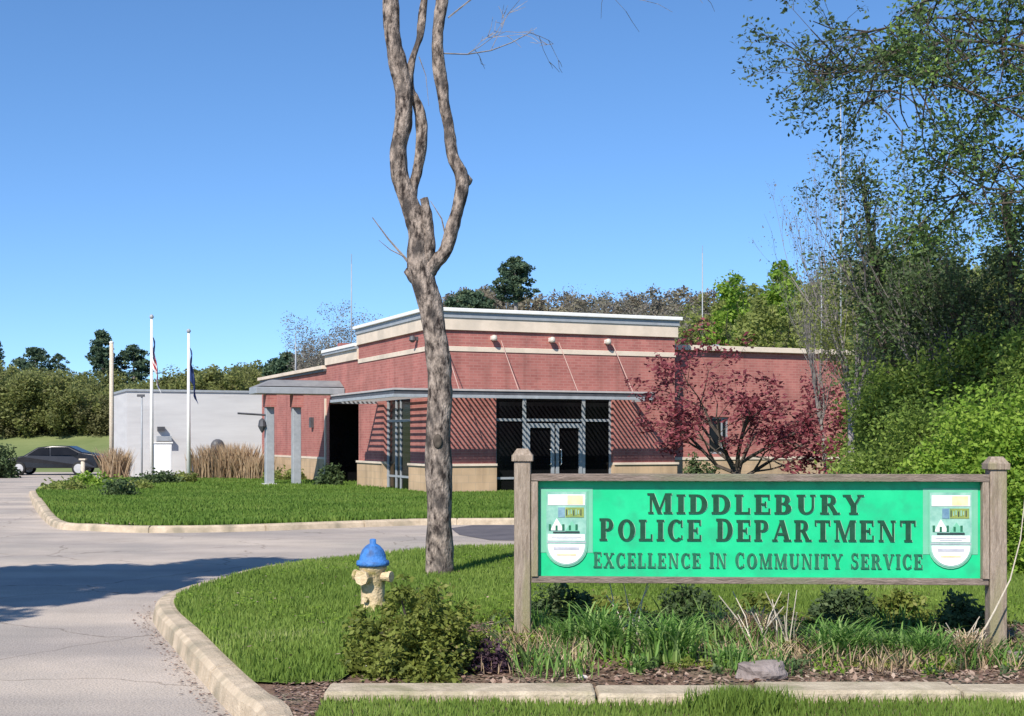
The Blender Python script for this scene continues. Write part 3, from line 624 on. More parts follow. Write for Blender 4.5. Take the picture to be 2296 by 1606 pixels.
# ------------------------------------------------------------------ poles, flags
def pole(name, label, cat, px, ytop, d, zb, r0, r1, mat='white_metal', group=None, parts=True):
    p = PT(px, ytop, d); t = empty(name, (p.x, p.y, zb), 0, label, cat, group)
    MB().tube([(0, 0, 0), (0, 0, (p.z-zb)*.5), (0, 0, p.z-zb)], [r0, (r0+r1)/2, r1], 10).build('shaft', M[mat], t, smooth=True)
    return t, p.z-zb
t, h_ = pole('pole', 'thick pale pole without a flag, leftmost of the poles by the outbuilding', 'pole', 250, 770, 56, -.3, .10, .085, 'stick')
MB().lathe([(.085, 0), (.1, .02), (.1, .06), (.03, .09)], 10, (0, 0, h_)).build('cap', M['white_metal'], t)
def flag(parent, h, cols, L, Hh):
    """a limp flag hanging down close to the pole: folds in depth, hoist at the pole"""
    nh = 14; parts = {}
    f = empty('flag', (0, 0, 0)); f.parent = parent
    for ci, (mat, a0, a1, b0, b1) in enumerate(cols):
        mb = MB(); na, nb = 10, 14; base = 0
        for j in range(nb+1):
            for i in range(na+1):
                a = a0+(a1-a0)*i/na; b = b0+(b1-b0)*j/nb          # a along fly, b down hoist
                xx = a*L*.20*(.45+.55*b)+.04*math.sin(a*9+b*4); yy = .09*math.sin(a*13+b*2); zz = h-.15-b*Hh-a*L*.80
                mb.v.append((.05+xx, yy, zz))
        for j in range(nb):
            for i in range(na): q = j*(na+1)+i; mb.f.append((q, q+1, q+na+2, q+na+1))
        o = mb.build('flag_field' if ci == 0 else 'flag_stripe', M[mat], f, smooth=True)
        s_ = o.modifiers.new('s', 'SOLIDIFY'); s_.thickness = .012
t, h_ = pole('flagpole', 'tallest flagpole, a red, white and blue flag hanging limp from it', 'flagpole', 340, 716, 54, -.3, .085, .05)
MB().lathe([(.02, 0), (.08, .05), (.09, .1), (.06, .17), (.01, .2)], 10, (0, 0, h_)).build('finial', M['grey_metal'], t)
stripes = [('flag_blue', 0, .4, 0, .5)]+[(('flag_red', 'flag_white')[i % 2], .4 if i < 3 else 0, 1, i/6+.0, (i+1)/6) for i in range(6)]
flag(t, h_-.55, stripes, 1.5, 1.1)
t, h_ = pole('flagpole', 'shorter flagpole on the right, a dark blue flag hanging limp from it', 'flagpole', 423, 748, 48, -.05, .08, .045)
MB().lathe([(.02, 0), (.07, .05), (.08, .1), (.05, .15), (.01, .17)], 10, (0, 0, h_)).build('finial', M['grey_metal'], t)
flag(t, h_-.35, [('flag_blue', 0, 1, 0, 1)], 1.3, 1.0)
t, h_ = pole('lamp_post', 'thin dark lamp post between the two left poles', 'lamp post', 318, 890, 55, -.35, .04, .035, 'grey_metal')
MB().box(-.18, .1, -.08, .08, h_, h_+.1).build('lamp_head', M['dark_metal'], t)
t, h_ = pole('marker_post', 'short weathered timber post beside the black car', 'post', 186, 1032, 50, -.1, .09, .08, 'stick')
MB().box(-.12, .12, -.12, .12, h_, h_+.06).build('cap', M['stick'], t)
for px, yt, d, zb, r, lab in ((788, 592, 47, 4.1, .035, 'tall thin white antenna on the roof beside the bare tree'), (663, 768, 50, 3.7, .05, 'short white antenna mast on the low roof of the station'),
                              (1575, 568, 60, 0, .05, 'thin white antenna mast rising behind the right end of the cornice'), (1842, 585, 48, 0, .05, 'slim cream mast standing in front of the wooded slope'),
                              (1885, 235, 52, 0, .055, 'very tall pale mast rising beside the twiggy trees')):
    t, h_ = pole('antenna_mast', lab, 'antenna', px, yt, d, zb, r*.8, r*.45, 'grey_metal')
    MB().tube([(0, 0, h_), (0, 0, h_+.35)], .012, 4).build('whip', M['grey_metal'], t)

# ------------------------------------------------------------------ black car
cp = PT(122, 1065, 74)
car = empty('parked_car', (cp.x, 74, -.42), math.radians(4), 'black car with silver wheels parked at the far left of the road', 'car')
prof = [(-2.3, .35), (-2.32, .62), (-2.2, .78), (-1.25, .95), (-.6, 1.36), (.1, 1.44), (.9, 1.42), (1.55, 1.12), (2.2, 1.02), (2.32, .85), (2.3, .35)]
def carshell(pf, yw, top):
    mb = MB(); n = len(pf)
    for yy, ins in ((-yw, 1), (-yw+.08, 0), (yw-.08, 0), (yw, 1)):
        for x, z in pf: mb.v.append((x*(.985 if ins else 1), yy*(1-.16*max(0, (z-.95)/.5)), z if not ins else z-.03*(z > .5)))
    for k in range(3):
        for i in range(n): mb.f.append((k*n+i, k*n+(i+1) % n, (k+1)*n+(i+1) % n, (k+1)*n+i))
    mb.f.append(tuple(range(n))); mb.f.append(tuple(range(3*n, 4*n))); return mb
car.scale = (1.12, 1.12, 1.12)
carshell(prof, .9, 0).build('body', M['black'], car, smooth=False, bevel=.03)
for sgn in (-1, 1):
    for pts in ([(-1.05, .98), (-.55, 1.32), (-.05, 1.37), (-.02, .98)], [(.05, .98), (.05, 1.38), (.85, 1.36), (1.35, 1.10), (1.3, .99)]):
        m = MB(); yv = lambda z: sgn*(.9*(1-.16*max(0, (z-.95)/.5))+.012)
        m.add([(x, yv(z), z) for x, z in pts]+[(x, yv(z)-sgn*.03, z) for x, z in pts], [tuple(range(len(pts))), tuple(range(len(pts), 2*len(pts)))]+[(i, (i+1) % len(pts), (i+1) % len(pts)+len(pts), i+len(pts)) for i in range(len(pts))])
        m.build('window', M['glass'], car)
for x in (-1.45, 1.4):
    for sgn in (-1, 1):
        w_ = MB().lathe([(.18, -.1), (.3, -.11), (.33, -.06), (.33, .06), (.3, .11), (.18, .1)], 20).build('wheel', M['tyre'], car, smooth=True, loc=(x, sgn*.86, .33)); w_.rotation_euler = (math.radians(90), 0, 0)
        MB().lathe([(.03, -.13), (.22, -.12), (.24, -.08), (.24, .08), (.22, .12), (.03, .13)], 14).build('rim', M['rim'], w_)
for sgn in (-1, 1):
    MB().box(-2.34, -2.15, sgn*.62-.16, sgn*.62+.16, .62, .76).build('headlight', M['lampglass'], car, bevel=.02)
    MB().box(2.2, 2.335, sgn*.65-.14, sgn*.65+.14, .78, .95).build('tail_light', M['flag_red'], car, bevel=.02)

# ------------------------------------------------------------------ the sign
dl, dr = 9.50, 9.32
pl = PT(1172, 1003, dl); prt = PT(2233, 1022, dr)
ang = math.atan2(dr-dl, prt.x-pl.x)
sg = empty('sign', (pl.x, dl, fi(pl.x, dl)), ang, 'green police department sign board in a weathered frame between two timber posts', 'sign')
ZB = fi(pl.x, dl)
def su(px, off=0):
    t = (px-CX)/F; return (t*dl-pl.x)/(math.cos(ang)-t*math.sin(ang))
def sz(px, y): u = su(px); d = dl+u*math.sin(ang); return EYE-(y-HY)*d/F-ZB
for px, top, ht in ((1172, 1006, .06), (2233, 1024, .06)):
    u = su(px); zt = sz(px, top)
    mb = MB(); mb.box(u-.058, u+.058, -.065, .065, -.35, zt-.09)
    p_ = mb.build('post', M['wood'], sg, bevel=.008)
    c_ = MB().box(u-.075, u+.075, -.08, .08, zt-.09, zt-.045)
    c_.add([(u-.07, -.074, zt-.045), (u+.07, -.074, zt-.045), (u+.07, .074, zt-.045), (u-.07, .074, zt-.045), (u-.04, -.04, zt), (u+.04, -.04, zt), (u+.04, .04, zt), (u-.04, .04, zt)],
           [(0, 1, 5, 4), (1, 2, 6, 5), (2, 3, 7, 6), (3, 0, 4, 7), (4, 5, 6, 7)])
    c_.build('cap', M['wood'], p_, bevel=.004)
uL, uR = su(1192), su(2212); zT, zBt = sz(1700, 1063), sz(1700, 1308)
pL, pR, pT, pB = su(1207), su(2197), sz(1700, 1079), sz(1700, 1294)
MB().box(uL, uR, -.075, .055, pT, zT).build('frame_rail', M['rail_wood'], sg, bevel=.004)
MB().box(uL, uR, -.055, .055, zBt, pB).build('frame_rail', M['rail_wood'], sg, bevel=.004)
MB().box(uL, pL, -.070, .052, pB, pT).build('frame_stile', M['wood'], sg, bevel=.004)
MB().box(pR, uR, -.070, .052, pB, pT).build('frame_stile', M['wood'], sg, bevel=.004)
YP = -.008
MB().box(pL, pR, YP, .02, pB, pT).build('panel', M['sign_green'], sg)
# serif capitals drawn as strokes: ('v',x,y0,y1,w) etc on a unit of cap height 1
def G_(ch):
    T, t, sf = .235, .09, .075
    R = []; wd_ = .8
    def box(x0, x1, y0, y1): R.append([(x0, y0), (x1, y0), (x1, y1), (x0, y1)])
    def stem(x, w_=T, y0=0, y1=1): box(x, x+w_, y0, y1)
    def serif(x, w_, y): box(x-.07, x+w_+.07, y, y+sf)
    def diag(x0, y0, x1, y1, w_): R.append([(x0, y0), (x0+w_, y0), (x1+w_, y1), (x1, y1)])
    def arc(cx, cy, rx, ry, a0, a1, tx, ty, n=10):
        for i in range(n):
            a = math.radians(a0+(a1-a0)*i/n); b = math.radians(a0+(a1-a0)*(i+1)/n)
            R.append([(cx+rx*math.cos(a), cy+ry*math.sin(a)), (cx+rx*math.cos(b), cy+ry*math.sin(b)),
                      (cx+(rx-tx)*math.cos(b), cy+(ry-ty)*math.sin(b)), (cx+(rx-tx)*math.cos(a), cy+(ry-ty)*math.sin(a))])
    if ch == 'I': wd_ = .42; stem(.11); serif(.11, T, 0); serif(.11, T, 1-sf)
    elif ch == 'L': wd_ = .72; stem(.09); serif(.09, T, 1-sf); box(.02, .68, 0, t); box(.61, .68, t, .30)
    elif ch in 'EF':
        wd_ = .74; stem(.09); box(.02, .68, 1-t, 1); box(.02 if ch == 'E' else .02, .70 if ch == 'E' else .36, 0, t); box(.29, .52, .46, .46+t)
        box(.61, .68, .74, 1-t); box(.47, .53, .36, .64)
        if ch == 'E': box(.63, .70, t, .28)
    elif ch == 'T': wd_ = .80; stem(.30); serif(.30, T, 0); box(.03, .77, 1-t, 1); box(.03, .10, .74, 1-t); box(.70, .77, .74, 1-t)
    elif ch == 'D': wd_ = .86; stem(.09); box(.02, .40, 0, t); box(.02, .40, 1-t, 1); arc(.40, .5, .42, .5, -90, 90, T, t, 12)
    elif ch == 'P': wd_ = .76; stem(.09); serif(.09, T, 0); box(.02, .42, 1-t, 1); box(.29, .42, .44, .44+t); arc(.42, .72, .28, .28, -90, 90, T*.9, t)
    elif ch == 'R': wd_ = .86; stem(.09); serif(.09, T, 0); box(.02, .42, 1-t, 1); box(.29, .42, .46, .46+t); arc(.42, .73, .27, .27, -90, 90, T*.9, t); diag(.60, 0, .36, .48, .2); box(.56, .86, 0, sf)
    elif ch == 'B': wd_ = .80; stem(.09); box(.02, .42, 0, t); box(.02, .42, 1-t, 1); box(.29, .42, .49, .49+t); arc(.42, .765, .26, .235, -90, 90, T*.9, t); arc(.42, .285, .32, .285, -90, 90, T, t)
    elif ch == 'O': wd_ = .92; arc(.46, .5, .42, .52, 0, 360, T, t, 22)
    elif ch == 'C': wd_ = .84; arc(.45, .5, .41, .52, 50, 310, T, t, 16); box(.68, .75, .66, .98); box(.70, .76, .08, .26)
    elif ch == 'S': wd_ = .70; arc(.34, .745, .27, .265, 30, 270, .16, t, 12); arc(.34, .27, .30, .28, -150, 90, .17, t, 12); box(.55, .61, .70, .98); box(.05, .11, .02, .30)
    elif ch == 'U': wd_ = .90; stem(.11, T, .34, 1); stem(.69, t, .34, 1); serif(.11, T, 1-sf); serif(.69, t, 1-sf); arc(.4425, .36, .3325, .37, 180, 270, T, t, 8); arc(.4425, .36, .3325, .37, 270, 360, t, t, 8)
    elif ch == 'M': wd_ = 1.12; stem(.13, t); stem(.80, T); diag(.46, 0, .12, 1, .2); diag(.46, 0, .80, 1, .08); serif(.13, t, 0); serif(.80, T, 0); box(.02, .26, 1-sf, 1); box(.84, 1.08, 1-sf, 1)
    elif ch == 'N': wd_ = .94; stem(.14, t); stem(.72, t); diag(.62, 0, .12, 1, .2); serif(.14, t, 0); serif(.72, t, 1-sf); box(.02, .24, 1-sf, 1)
    elif ch == 'A': wd_ = .92; diag(.06, 0, .40, 1, t); diag(.62, 0, .34, 1, T); box(.20, .66, .30, .30+t); box(.0, .26, 0, sf); box(.55, .92, 0, sf)
    elif ch == 'V': wd_ = .90; diag(.36, 0, .08, 1, T); diag(.42, 0, .74, 1, t); box(.0, .36, 1-sf, 1); box(.64, .92, 1-sf, 1)
    elif ch == 'X': wd_ = .90; diag(.60, 0, .08, 1, T); diag(.08, 0, .70, 1, t); box(0, .28, 0, sf); box(.52, .88, 0, sf); box(0, .36, 1-sf, 1); box(.60, .88, 1-sf, 1)
    elif ch == 'Y': wd_ = .88; stem(.34, T, 0, .48); diag(.34, .42, .06, 1, T); diag(.44, .42, .72, 1, t); serif(.34, T, 0); box(.0, .34, 1-sf, 1); box(.62, .90, 1-sf, 1)
    elif ch == ' ': wd_ = .42
    return R, wd_
def lettering(text, x0, x1, y0, y1, mat, edge=.0045, name='word', big=0, gap=.10):
    u0, u1, z0, z1 = su(x0), su(x1), sz(1700, y1), sz(1700, y0)
    gl = [G_(c) for c in text]; tot = sum(q[1] for q in gl)+gap*(len(gl)-1)
    kx = (u1-u0)/tot; kz = z1-z0
    top = MB(); und = MB(); cx_ = 0; nn = 0
    for i, (R, wd_) in enumerate(gl):
        if text[i] == ' ':
            t_ = top.build(name, M[mat], sg); und.build('letter_highlight', M['letter_highlight'], t_); top = MB(); und = MB()
        bs = 1.06 if (i == 0 or text[i-1] == ' ') else 1.0
        for q in R:
            nn += 1; y_ = YP-.010-.00002*(nn % 40)
            pts = [(u0+(cx_+px_)*kx, z0+py_*kz*bs) for px_, py_ in q]
            top.prism(pts, y_, YP-.001)
            e_ = edge; und.prism([(a+e_, b-e_*.7) for a, b in pts], YP-.004-.00002*(nn % 40), YP-.0005)  # pale offset copy behind each letter paints its highlight
        cx_ += wd_+gap
    t_ = top.build(name, M[mat], sg); und.build('letter_highlight', M['letter_highlight'], t_)
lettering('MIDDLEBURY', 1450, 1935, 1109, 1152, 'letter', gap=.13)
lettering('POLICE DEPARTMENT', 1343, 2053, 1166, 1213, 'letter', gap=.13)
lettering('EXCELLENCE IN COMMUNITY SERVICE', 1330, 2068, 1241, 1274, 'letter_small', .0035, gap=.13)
for x0, x1 in ((1222, 1318), (2080, 2180)):
    cxm = (x0+x1)/2; u0, u1 = su(x0), su(x1); um = (u0+u1)/2; hw = (u1-u0)/2
    zt, zb = sz(1700, 1101), sz(1700, 1273)
    def shield(k, dz=0, n=14, top=0):
        zc_ = zb+hw; pts = [(um-hw*k, zt-top), (um+hw*k, zt-top)]
        pts += [(um+hw*k*math.cos(a), zc_+dz-(hw*1.0)*k*math.sin(a)) for a in np.linspace(0, math.pi, n)]
        return pts[::-1]
    e = MB().box(u0-.035, u1+.035, YP-.003, YP, zb+.10, zt+.02).build('emblem_ground', M['sign_mint'], sg)
    s0 = MB().prism(shield(1.0), YP-.010, YP-.0035).build('emblem', M['sign_mint'], sg)
    MB().prism(shield(.93, top=.008), YP-.014, YP-.0105).build('field', M['e_teal'], s0)
    H_ = zt-zb
    def band(nm, a, b, mat, k=.86, off=.0, lay=.017, xs_=(-1, 1)):
        MB().box(um+hw*k*xs_[0], um+hw*k*xs_[1], YP-lay, YP-.0145, zt-b*H_, zt-a*H_).build(nm, M[mat], s0)
    band('top_band', .05, .19, 'e_white'); band('gold_patch', .06, .18, 'e_gold', lay=.0185, xs_=(.05, .9))
    band('writing_band', .22, .35, 'e_olive', xs_=(-.05, .95)); band('blue_patch', .22, .35, 'e_blue', xs_=(-.45, -.08))
    # small mountain and river scene
    MB().prism([(um-hw*.75, zt-.52*H_), (um-hw*.1, zt-.52*H_), (um-hw*.45, zt-.36*H_)][::-1], YP-.018, YP-.0145).build('scene_hill', M['e_white'], s0)
    MB().prism([(um-hw*.05, zt-.53*H_), (um+hw*.6, zt-.53*H_), (um+hw*.25, zt-.40*H_)][::-1], YP-.0182, YP-.0145).build('scene_hill', M['sign_mint'], s0)
    band('dark_line', .535, .56, 'e_black', k=.62)
    band('pale_band', .57, .655, 'e_white'); band('grey_line', .67, .685, 'e_grey', k=.9)
    # bottom white bowl
    zc_ = zb+hw; k = .86; pts = [(um-hw*k, zt-.70*H_), (um+hw*k, zt-.70*H_)]
    aa = [a for a in np.linspace(.0, math.pi, 18) if zc_-hw*k*math.sin(a) < zt-.70*H_-.002]
    pts += [(um+hw*k*math.cos(a), zc_-hw*k*math.sin(a)) for a in aa]
    MB().prism(pts[::-1], YP-.017, YP-.0145).build('bottom_bowl', M['e_white'], s0)
    for q_ in range(7): band('seal_mark', .245+.012*(q_ % 2), .325-.01*(q_ % 3), 'e_black' if q_ % 3 == 0 else 'e_teal', lay=.0192, xs_=(-.02+.13*q_, .035+.13*q_))
    for q_ in range(5): band('seal_tree', .44+.015*(q_ % 2), .52, 'letter_small', lay=.0188, xs_=(-.95+.36*q_, -.83+.36*q_))
    band('seal_line', .60, .612, 'e_grey', k=.7, lay=.019); band('seal_line', .625, .635, 'e_grey', k=.5, lay=.019)
    band('small_writing', .74, .775, 'e_grey', k=.6, lay=.019); band('small_writing', .83, .85, 'e_gold', k=.45, lay=.019)

# ------------------------------------------------------------------ hydrant
hp = G(836, 1372, .1); hy = empty('fire_hydrant', (hp[0], hp[1], fi(*hp)), math.radians(-25), 'cream fire hydrant with a blue dome cap on the lawn', 'hydrant'); hy.scale = (.9, .9, .88)
MB().lathe([(.15, -.05), (.15, .02), (.115, .04), (.11, .1), (.115, .38), (.13, .40), (.13, .43)], 24).build('body', M['hyd'], hy, smooth=True)
MB().lathe([(.15, .43), (.155, .45), (.15, .475), (.125, .485), (.12, .53), (.10, .58), (.065, .62), (.03, .64), (.03, .68), (.012, .685)], 24).build('bonnet', M['blue'], hy, smooth=True)
for a, r, l in ((0, .045, .17), (180, .045, .17), (270, .06, .18)):
    e = math.radians(a); ca_, sa_ = math.cos(e), math.sin(e)
    c = MB().tube([(ca_*.08, sa_*.08, .33), (ca_*l, sa_*l, .33)], r, 14).build('outlet', M['hyd'], hy)
    MB().tube([(ca_*l, sa_*l, .33), (ca_*(l+.03), sa_*(l+.03), .33)], r*1.18, 8).build('outlet_cap', M['hyd'], c)
MB().tube([(0, -.12, .12), (0, -.15, .12)], .03, 6).build('bolt', M['hyd'], hy)

# ------------------------------------------------------------------ the trunk in front of the building
td = 14.2
ft = empty('bare_tree', (G(986, 1290)[0], td, 0), 0, 'bare tree with a forked twisting trunk in front of the station', 'tree')
fx = ft.location.x
def tp(x, y, off=0): p = PT(x, y, td); return Vector((p.x-fx, off, p.z))
mb = MB()
def limb(pts, n=22, sub=10, offs=None):
    P = [(x, y, w_, (offs[i] if offs else 0)) for i, (x, y, w_) in enumerate(pts)]
    Q = []
    for i in range(len(P)-1):
        p0, p1, p2, p3 = [np.array(P[max(0, min(len(P)-1, k))], float) for k in (i-1, i, i+1, i+2)]
        for t in np.linspace(0, 1, sub, endpoint=False): Q.append(.5*((2*p1)+(p2-p0)*t+(2*p0-5*p1+4*p2-p3)*t*t+(3*p1-p0-3*p2+p3)*t**3))
    Q.append(np.array(P[-1], float))
    mb.tube([tp(q[0], q[1], q[3]) for q in Q], [q[2]/2*td/F*(1+.03*math.sin(i*.37)) for i, q in enumerate(Q)], n)
limb([(986, 1310, 84), (986, 1285, 68), (986, 1230, 60), (986, 1150, 56), (983, 1000, 56), (984, 850, 52), (980, 780, 52), (966, 690, 52), (950, 630, 56), (940, 590, 54), (940, 520, 48), (917, 450, 42), (897, 390, 38), (893, 330, 38), (905, 270, 38), (904, 200, 40), (889, 130, 40), (878, 60, 36), (872, -60, 32), (850, -250, 24), (860, -500, 12)])
limb([(925, 480, 30), (924, 430, 26), (935, 380, 23), (944, 310, 25), (938, 240, 24), (915, 190, 26), (925, 130, 18), (945, 40, 16), (960, -120, 10)], offs=[0, .03, .08, .1, .1, .05, .05, .1, .2])
limb([(955, 610, 44), (975, 590, 38), (1000, 560, 30), (1022, 490, 28), (1036, 410, 30), (1016, 350, 26), (1005, 280, 25), (991, 200, 28), (983, 130, 28), (985, 40, 25), (1010, -120, 20), (1020, -400, 10)], offs=[0, -.02, -.05, -.08, -.08, -.05, 0, 0, 0, 0, .1, .2])
limb([(950, 600, 40), (966, 550, 26), (958, 490, 20), (950, 448, 18)], offs=[0, -.06, -.08, -.08])
limb([(1034, 412, 20), (1046, 404, 24), (1053, 398, 14)]); limb([(935, 625, 30), (915, 612, 18), (908, 606, 12)])
tk = mb.build('trunk', M['bark'], ft, smooth=True)
from mathutils import noise
me = tk.data; co = np.empty(len(me.vertices)*3, np.float32); me.vertices.foreach_get('co', co); nr = np.empty_like(co); me.vertices.foreach_get('normal', nr)
co = co.reshape(-1, 3); nr = nr.reshape(-1, 3)
for i in range(len(co)):
    p = Vector(co[i]); f = .020*noise.noise(Vector((p.x*9, p.y*9, p.z*2)))+.009*noise.noise(Vector((p.x*30, p.y*30, p.z*9)))+.030*max(0, noise.noise(Vector((p.x*3+4, p.y*3, p.z*2.2)))-.32)
    co[i] += nr[i]*f
me.vertices.foreach_set('co', co.ravel()); me.update()
# dark knot on the stem
k_ = tp(983, 990, -.145); kn = MB()
kn.lathe([(.10, .0), (.085, .02), (.03, .01)], 12); o = kn.build('knot', M['bark_dark'], ft, smooth=True, loc=k_); o.rotation_euler = (math.radians(90), 0, 0); o.scale = (.5, .8, 1)
tw = MB(); rngt = random.Random(11)
def twig(pts, r):
    tw.tube([tp(x, y, rngt.uniform(-.05, .05)) for x, y in pts], [r*(1-.75*i/(len(pts)-1)) for i in range(len(pts))], 4)
twig([(925, 600), (905, 575), (870, 535), (835, 488)], .018); twig([(905, 575), (875, 560), (850, 540)], .008)
twig([(1005, 555), (990, 490), (965, 450)], .012); twig([(940, 130), (955, 170), (962, 240)], .006)
tw.build('twig', M['bark_grey'], ft)
for (x, y, dx, dz, L, r_) in ((1005, 40, 1.2, .45, 1.9, .010), (985, -60, 1.0, .2, 2.2, .014), (905, -160, -.8, 1, 2.0, .02), (990, 120, .9, .25, 1.1, .008), (1010, -250, .8, .4, 2.2, .02), (1015, -330, .2, 1, 2.2, .02), (860, -300, -.6, 1, 2.4, .02)):
    tw = MB(); tips = []; branching(tw, rngt, tp(x, y), Vector((dx, rngt.uniform(-.4, .6), dz)), L, r_, 3, tips, -.02, 4, .6, (2, 3), .62, .18, 4)
    tw.build('branch', M['bark_grey'], ft)

# ------------------------------------------------------------------ shrubs near the hydrant
def bush_px(name, label, cat, px, yb, rxp, hp_, seed, leaf, z=.1, **k):
    b = G(px, yb, z); d = b[1]; return bushcloud(name, label, cat, (b[0], b[1], z-.02), rxp*d/F, rxp*d/F*.9, hp_*d/F, seed, leaf, **k)
bush_px('shrub', 'rounded olive green shrub in front of the hydrant', 'shrub', 930, 1512, 168, 236, 31, 'shrub_leaf', n=210, cr=.09, per=85, ls=.021, shell=.3)
bush_px('shrub', 'small dark purple twiggy shrub left of the sign post', 'shrub', 1095, 1505, 58, 95, 32, 'purple_leaf', n=40, cr=.06, per=50, ls=.018)
bp_ = G(822, 1512, .1)
fl = empty('flower', (bp_[0], bp_[1], .1), 0, 'tiny white flowers at the foot of the olive shrub', 'flower')
rgf = np.random.default_rng(8); pc = np.array([[-.03, 0, .09], [.0, -.03, .07], [.05, .01, .08], [.08, 0, .06], [-.01, .02, .11]])
leafcloud('petals', pc, .018, 14, .012, M['petal'], fl, 8)
m = MB()
for p in pc: m.tube([(p[0]*.3, p[1]*.3, -.02), tuple(p)], .002, 4)
m.build('stem', M['turf'], fl)

# ------------------------------------------------------------------ bed plants
def lily(label, px, yb, h, r, n, seed, mat='lily', name='daylily_clump', cat='plant', width=.014):
    b = G(px, yb, .05); b = G(px, yb, fi(*b)); z0 = fi(*b); t = empty(name, (b[0], b[1], z0), 0, label, cat, 'plants in the flower bed under the sign')
    rg = np.random.default_rng(seed); V = []; Fc = []; R = []
    for i in range(n):
        a = rg.random()*2*math.pi; l = h*(.6+.5*rg.random()); out = r*(.25+.9*rg.random()); bx_ = .25*r*rg.normal(); by_ = .25*r*rg.normal()
        ca_, sa_ = math.cos(a), math.sin(a); px_, py_ = -sa_, ca_; w0 = width*(.6+.7*rg.random()); b0 = len(V); ns_ = 5
        for k in range(ns_+1):
            t_ = k/ns_; rr = out*t_**1.5; zz = l*(t_*1.25-.55*t_**2.6*(1+rg.random()*.0)); ww = w0*(1-t_**2.5)*.5+.0006
            V += [(bx_+ca_*rr+px_*ww, by_+sa_*rr+py_*ww, zz-.01), (bx_+ca_*rr-px_*ww, by_+sa_*rr-py_*ww, zz-.01)]
        c = rg.random()
        for k in range(ns_): q = b0+2*k; Fc.append((q, q+1, q+3, q+2)); R.append(c)
    me = bpy.data.meshes.new('blades'); me.from_pydata(V, [], Fc); at = me.attributes.new('rnd', 'FLOAT', 'FACE'); at.data.foreach_set('value', R); me.materials.append(M[mat])
    o = bpy.data.objects.new('blades', me); COL.objects.link(o); o.parent = t; return t
lily('tall green strappy plant under the left emblem of the sign', 1352, 1470, .46, .34, 230, 1)
lily('green strappy plant below the word POLICE', 1500, 1485, .42, .32, 230, 2)
lily('broad bright green strappy plant right of the grey rock', 1878, 1490, .40, .32, 280, 3)
lily('fresh green strappy plant under the right emblem', 2070, 1495, .36, .28, 240, 4)
lily('low olive clump at the edge of the bed, left of the grey rock', 1640, 1500, .2, .2, 90, 5)
lily('small blue green clump between the two right strappy plants', 1975, 1475, .27, .22, 110, 6)
lily('small green clump at the foot of the left sign post', 1270, 1460, .34, .2, 110, 7)
lily('straggly small clump left of the first strappy plant', 1432, 1505, .14, .13, 70, 12)
lily('dry tan grass clump in the middle of the bed', 1690, 1445, .36, .34, 260, 8, 'straw', 'dry_grass_clump', 'dry grass', .008)
lily('dry tan grass clump beside the right sign post', 2170, 1490, .32, .26, 160, 9, 'straw', 'dry_grass_clump', 'dry grass', .008)
def sticks(label, px, yb, h, r, n, seed):
    b = G(px, yb, .05)
    m = MB(); rg_ = random.Random(seed)
    for i in range(n):
        a = rg_.random()*2*math.pi; l = h*rg_.uniform(.6, 1.1); o_ = r*rg_.uniform(.3, 1); sx = rg_.uniform(-r, r)*.5
        p0 = Vector((sx, rg_.uniform(-.1, .1), -.02)); p1 = p0+Vector((math.cos(a)*o_*.5, math.sin(a)*o_*.4, l*.6)); p2 = p1+Vector((math.cos(a)*o_*.6+rg_.uniform(-.03, .03), math.sin(a)*o_*.4, l*.4))
        m.tube([p0, p1, p2], [.0055, .0045, .003], 5)
    o = m.build('dry_stalk_clump', M['stick'], None, loc=(b[0], b[1], fi(*b))); tag(o, label, 'dry stems', 'plants in the flower bed under the sign')
sticks('bare pale stalks standing up in the middle of the bed', 1735, 1470, .42, .30, 16, 3)
sticks('bare pale stalks leaning by the right sign post', 2165, 1465, .30, .18, 9, 4)
sticks('few thin pale stalks rising left of the middle of the bed', 1400, 1450, .46, .18, 6, 5)
b = G(2185, 1490, .0)
m = MB(); d0 = 9.1; m.tube([Vector(PT(2190, 1470, d0)), Vector(PT(2200, 1425, d0)), Vector(PT(2230, 1370, d0)), Vector(PT(2265, 1300, d0)), Vector(PT(2288, 1210, d0)), Vector(PT(2300, 1100, d0))], [.006, .007, .006, .005, .004, .003], 6)
tag(m.build('leaning_stem', M['stick']), 'long curved dry stem leaning across the right sign post', 'dry stem')
def rock(label, px, yb, rx, ry, rz_, mat, seed):
    b = G(px, yb, .05); b = G(px, yb, fi(*b)); bm = bmesh.new(); bmesh.ops.create_icosphere(bm, subdivisions=3, radius=1); rg_ = random.Random(seed)
    f1 = [rg_.uniform(2, 4) for _ in range(3)]
    for v in bm.verts:
        n_ = 1+.10*math.sin(v.co.x*f1[0]+seed)+.10*math.sin(v.co.y*f1[1]+1)+.08*math.sin(v.co.z*f1[2]*2+v.co.x*3)
        v.co = Vector((v.co.x*rx*n_, v.co.y*ry*n_, max(-.6, min(.62, v.co.z))*rz_*n_))
    me = bpy.data.meshes.new('rock'); bm.to_mesh(me); bm.free(); me.materials.append(M[mat]); o = bpy.data.objects.new('rock', me); COL.objects.link(o)
    o.location = (b[0], b[1], fi(*b)+rz_*.25); tag(o, label, 'rock')
rock('flat grey rock at the front edge of the flower bed', 1706, 1522, .15, .10, .10, 'rock', 1)
rock('small whitish stone lying on the bark chips at the left of the bed', 1305, 1520, .035, .025, .022, 'pale_rock', 2)
rock('reddish grey stone at the right edge of the photo', 2290, 1490, .09, .07, .1, 'rock', 5)
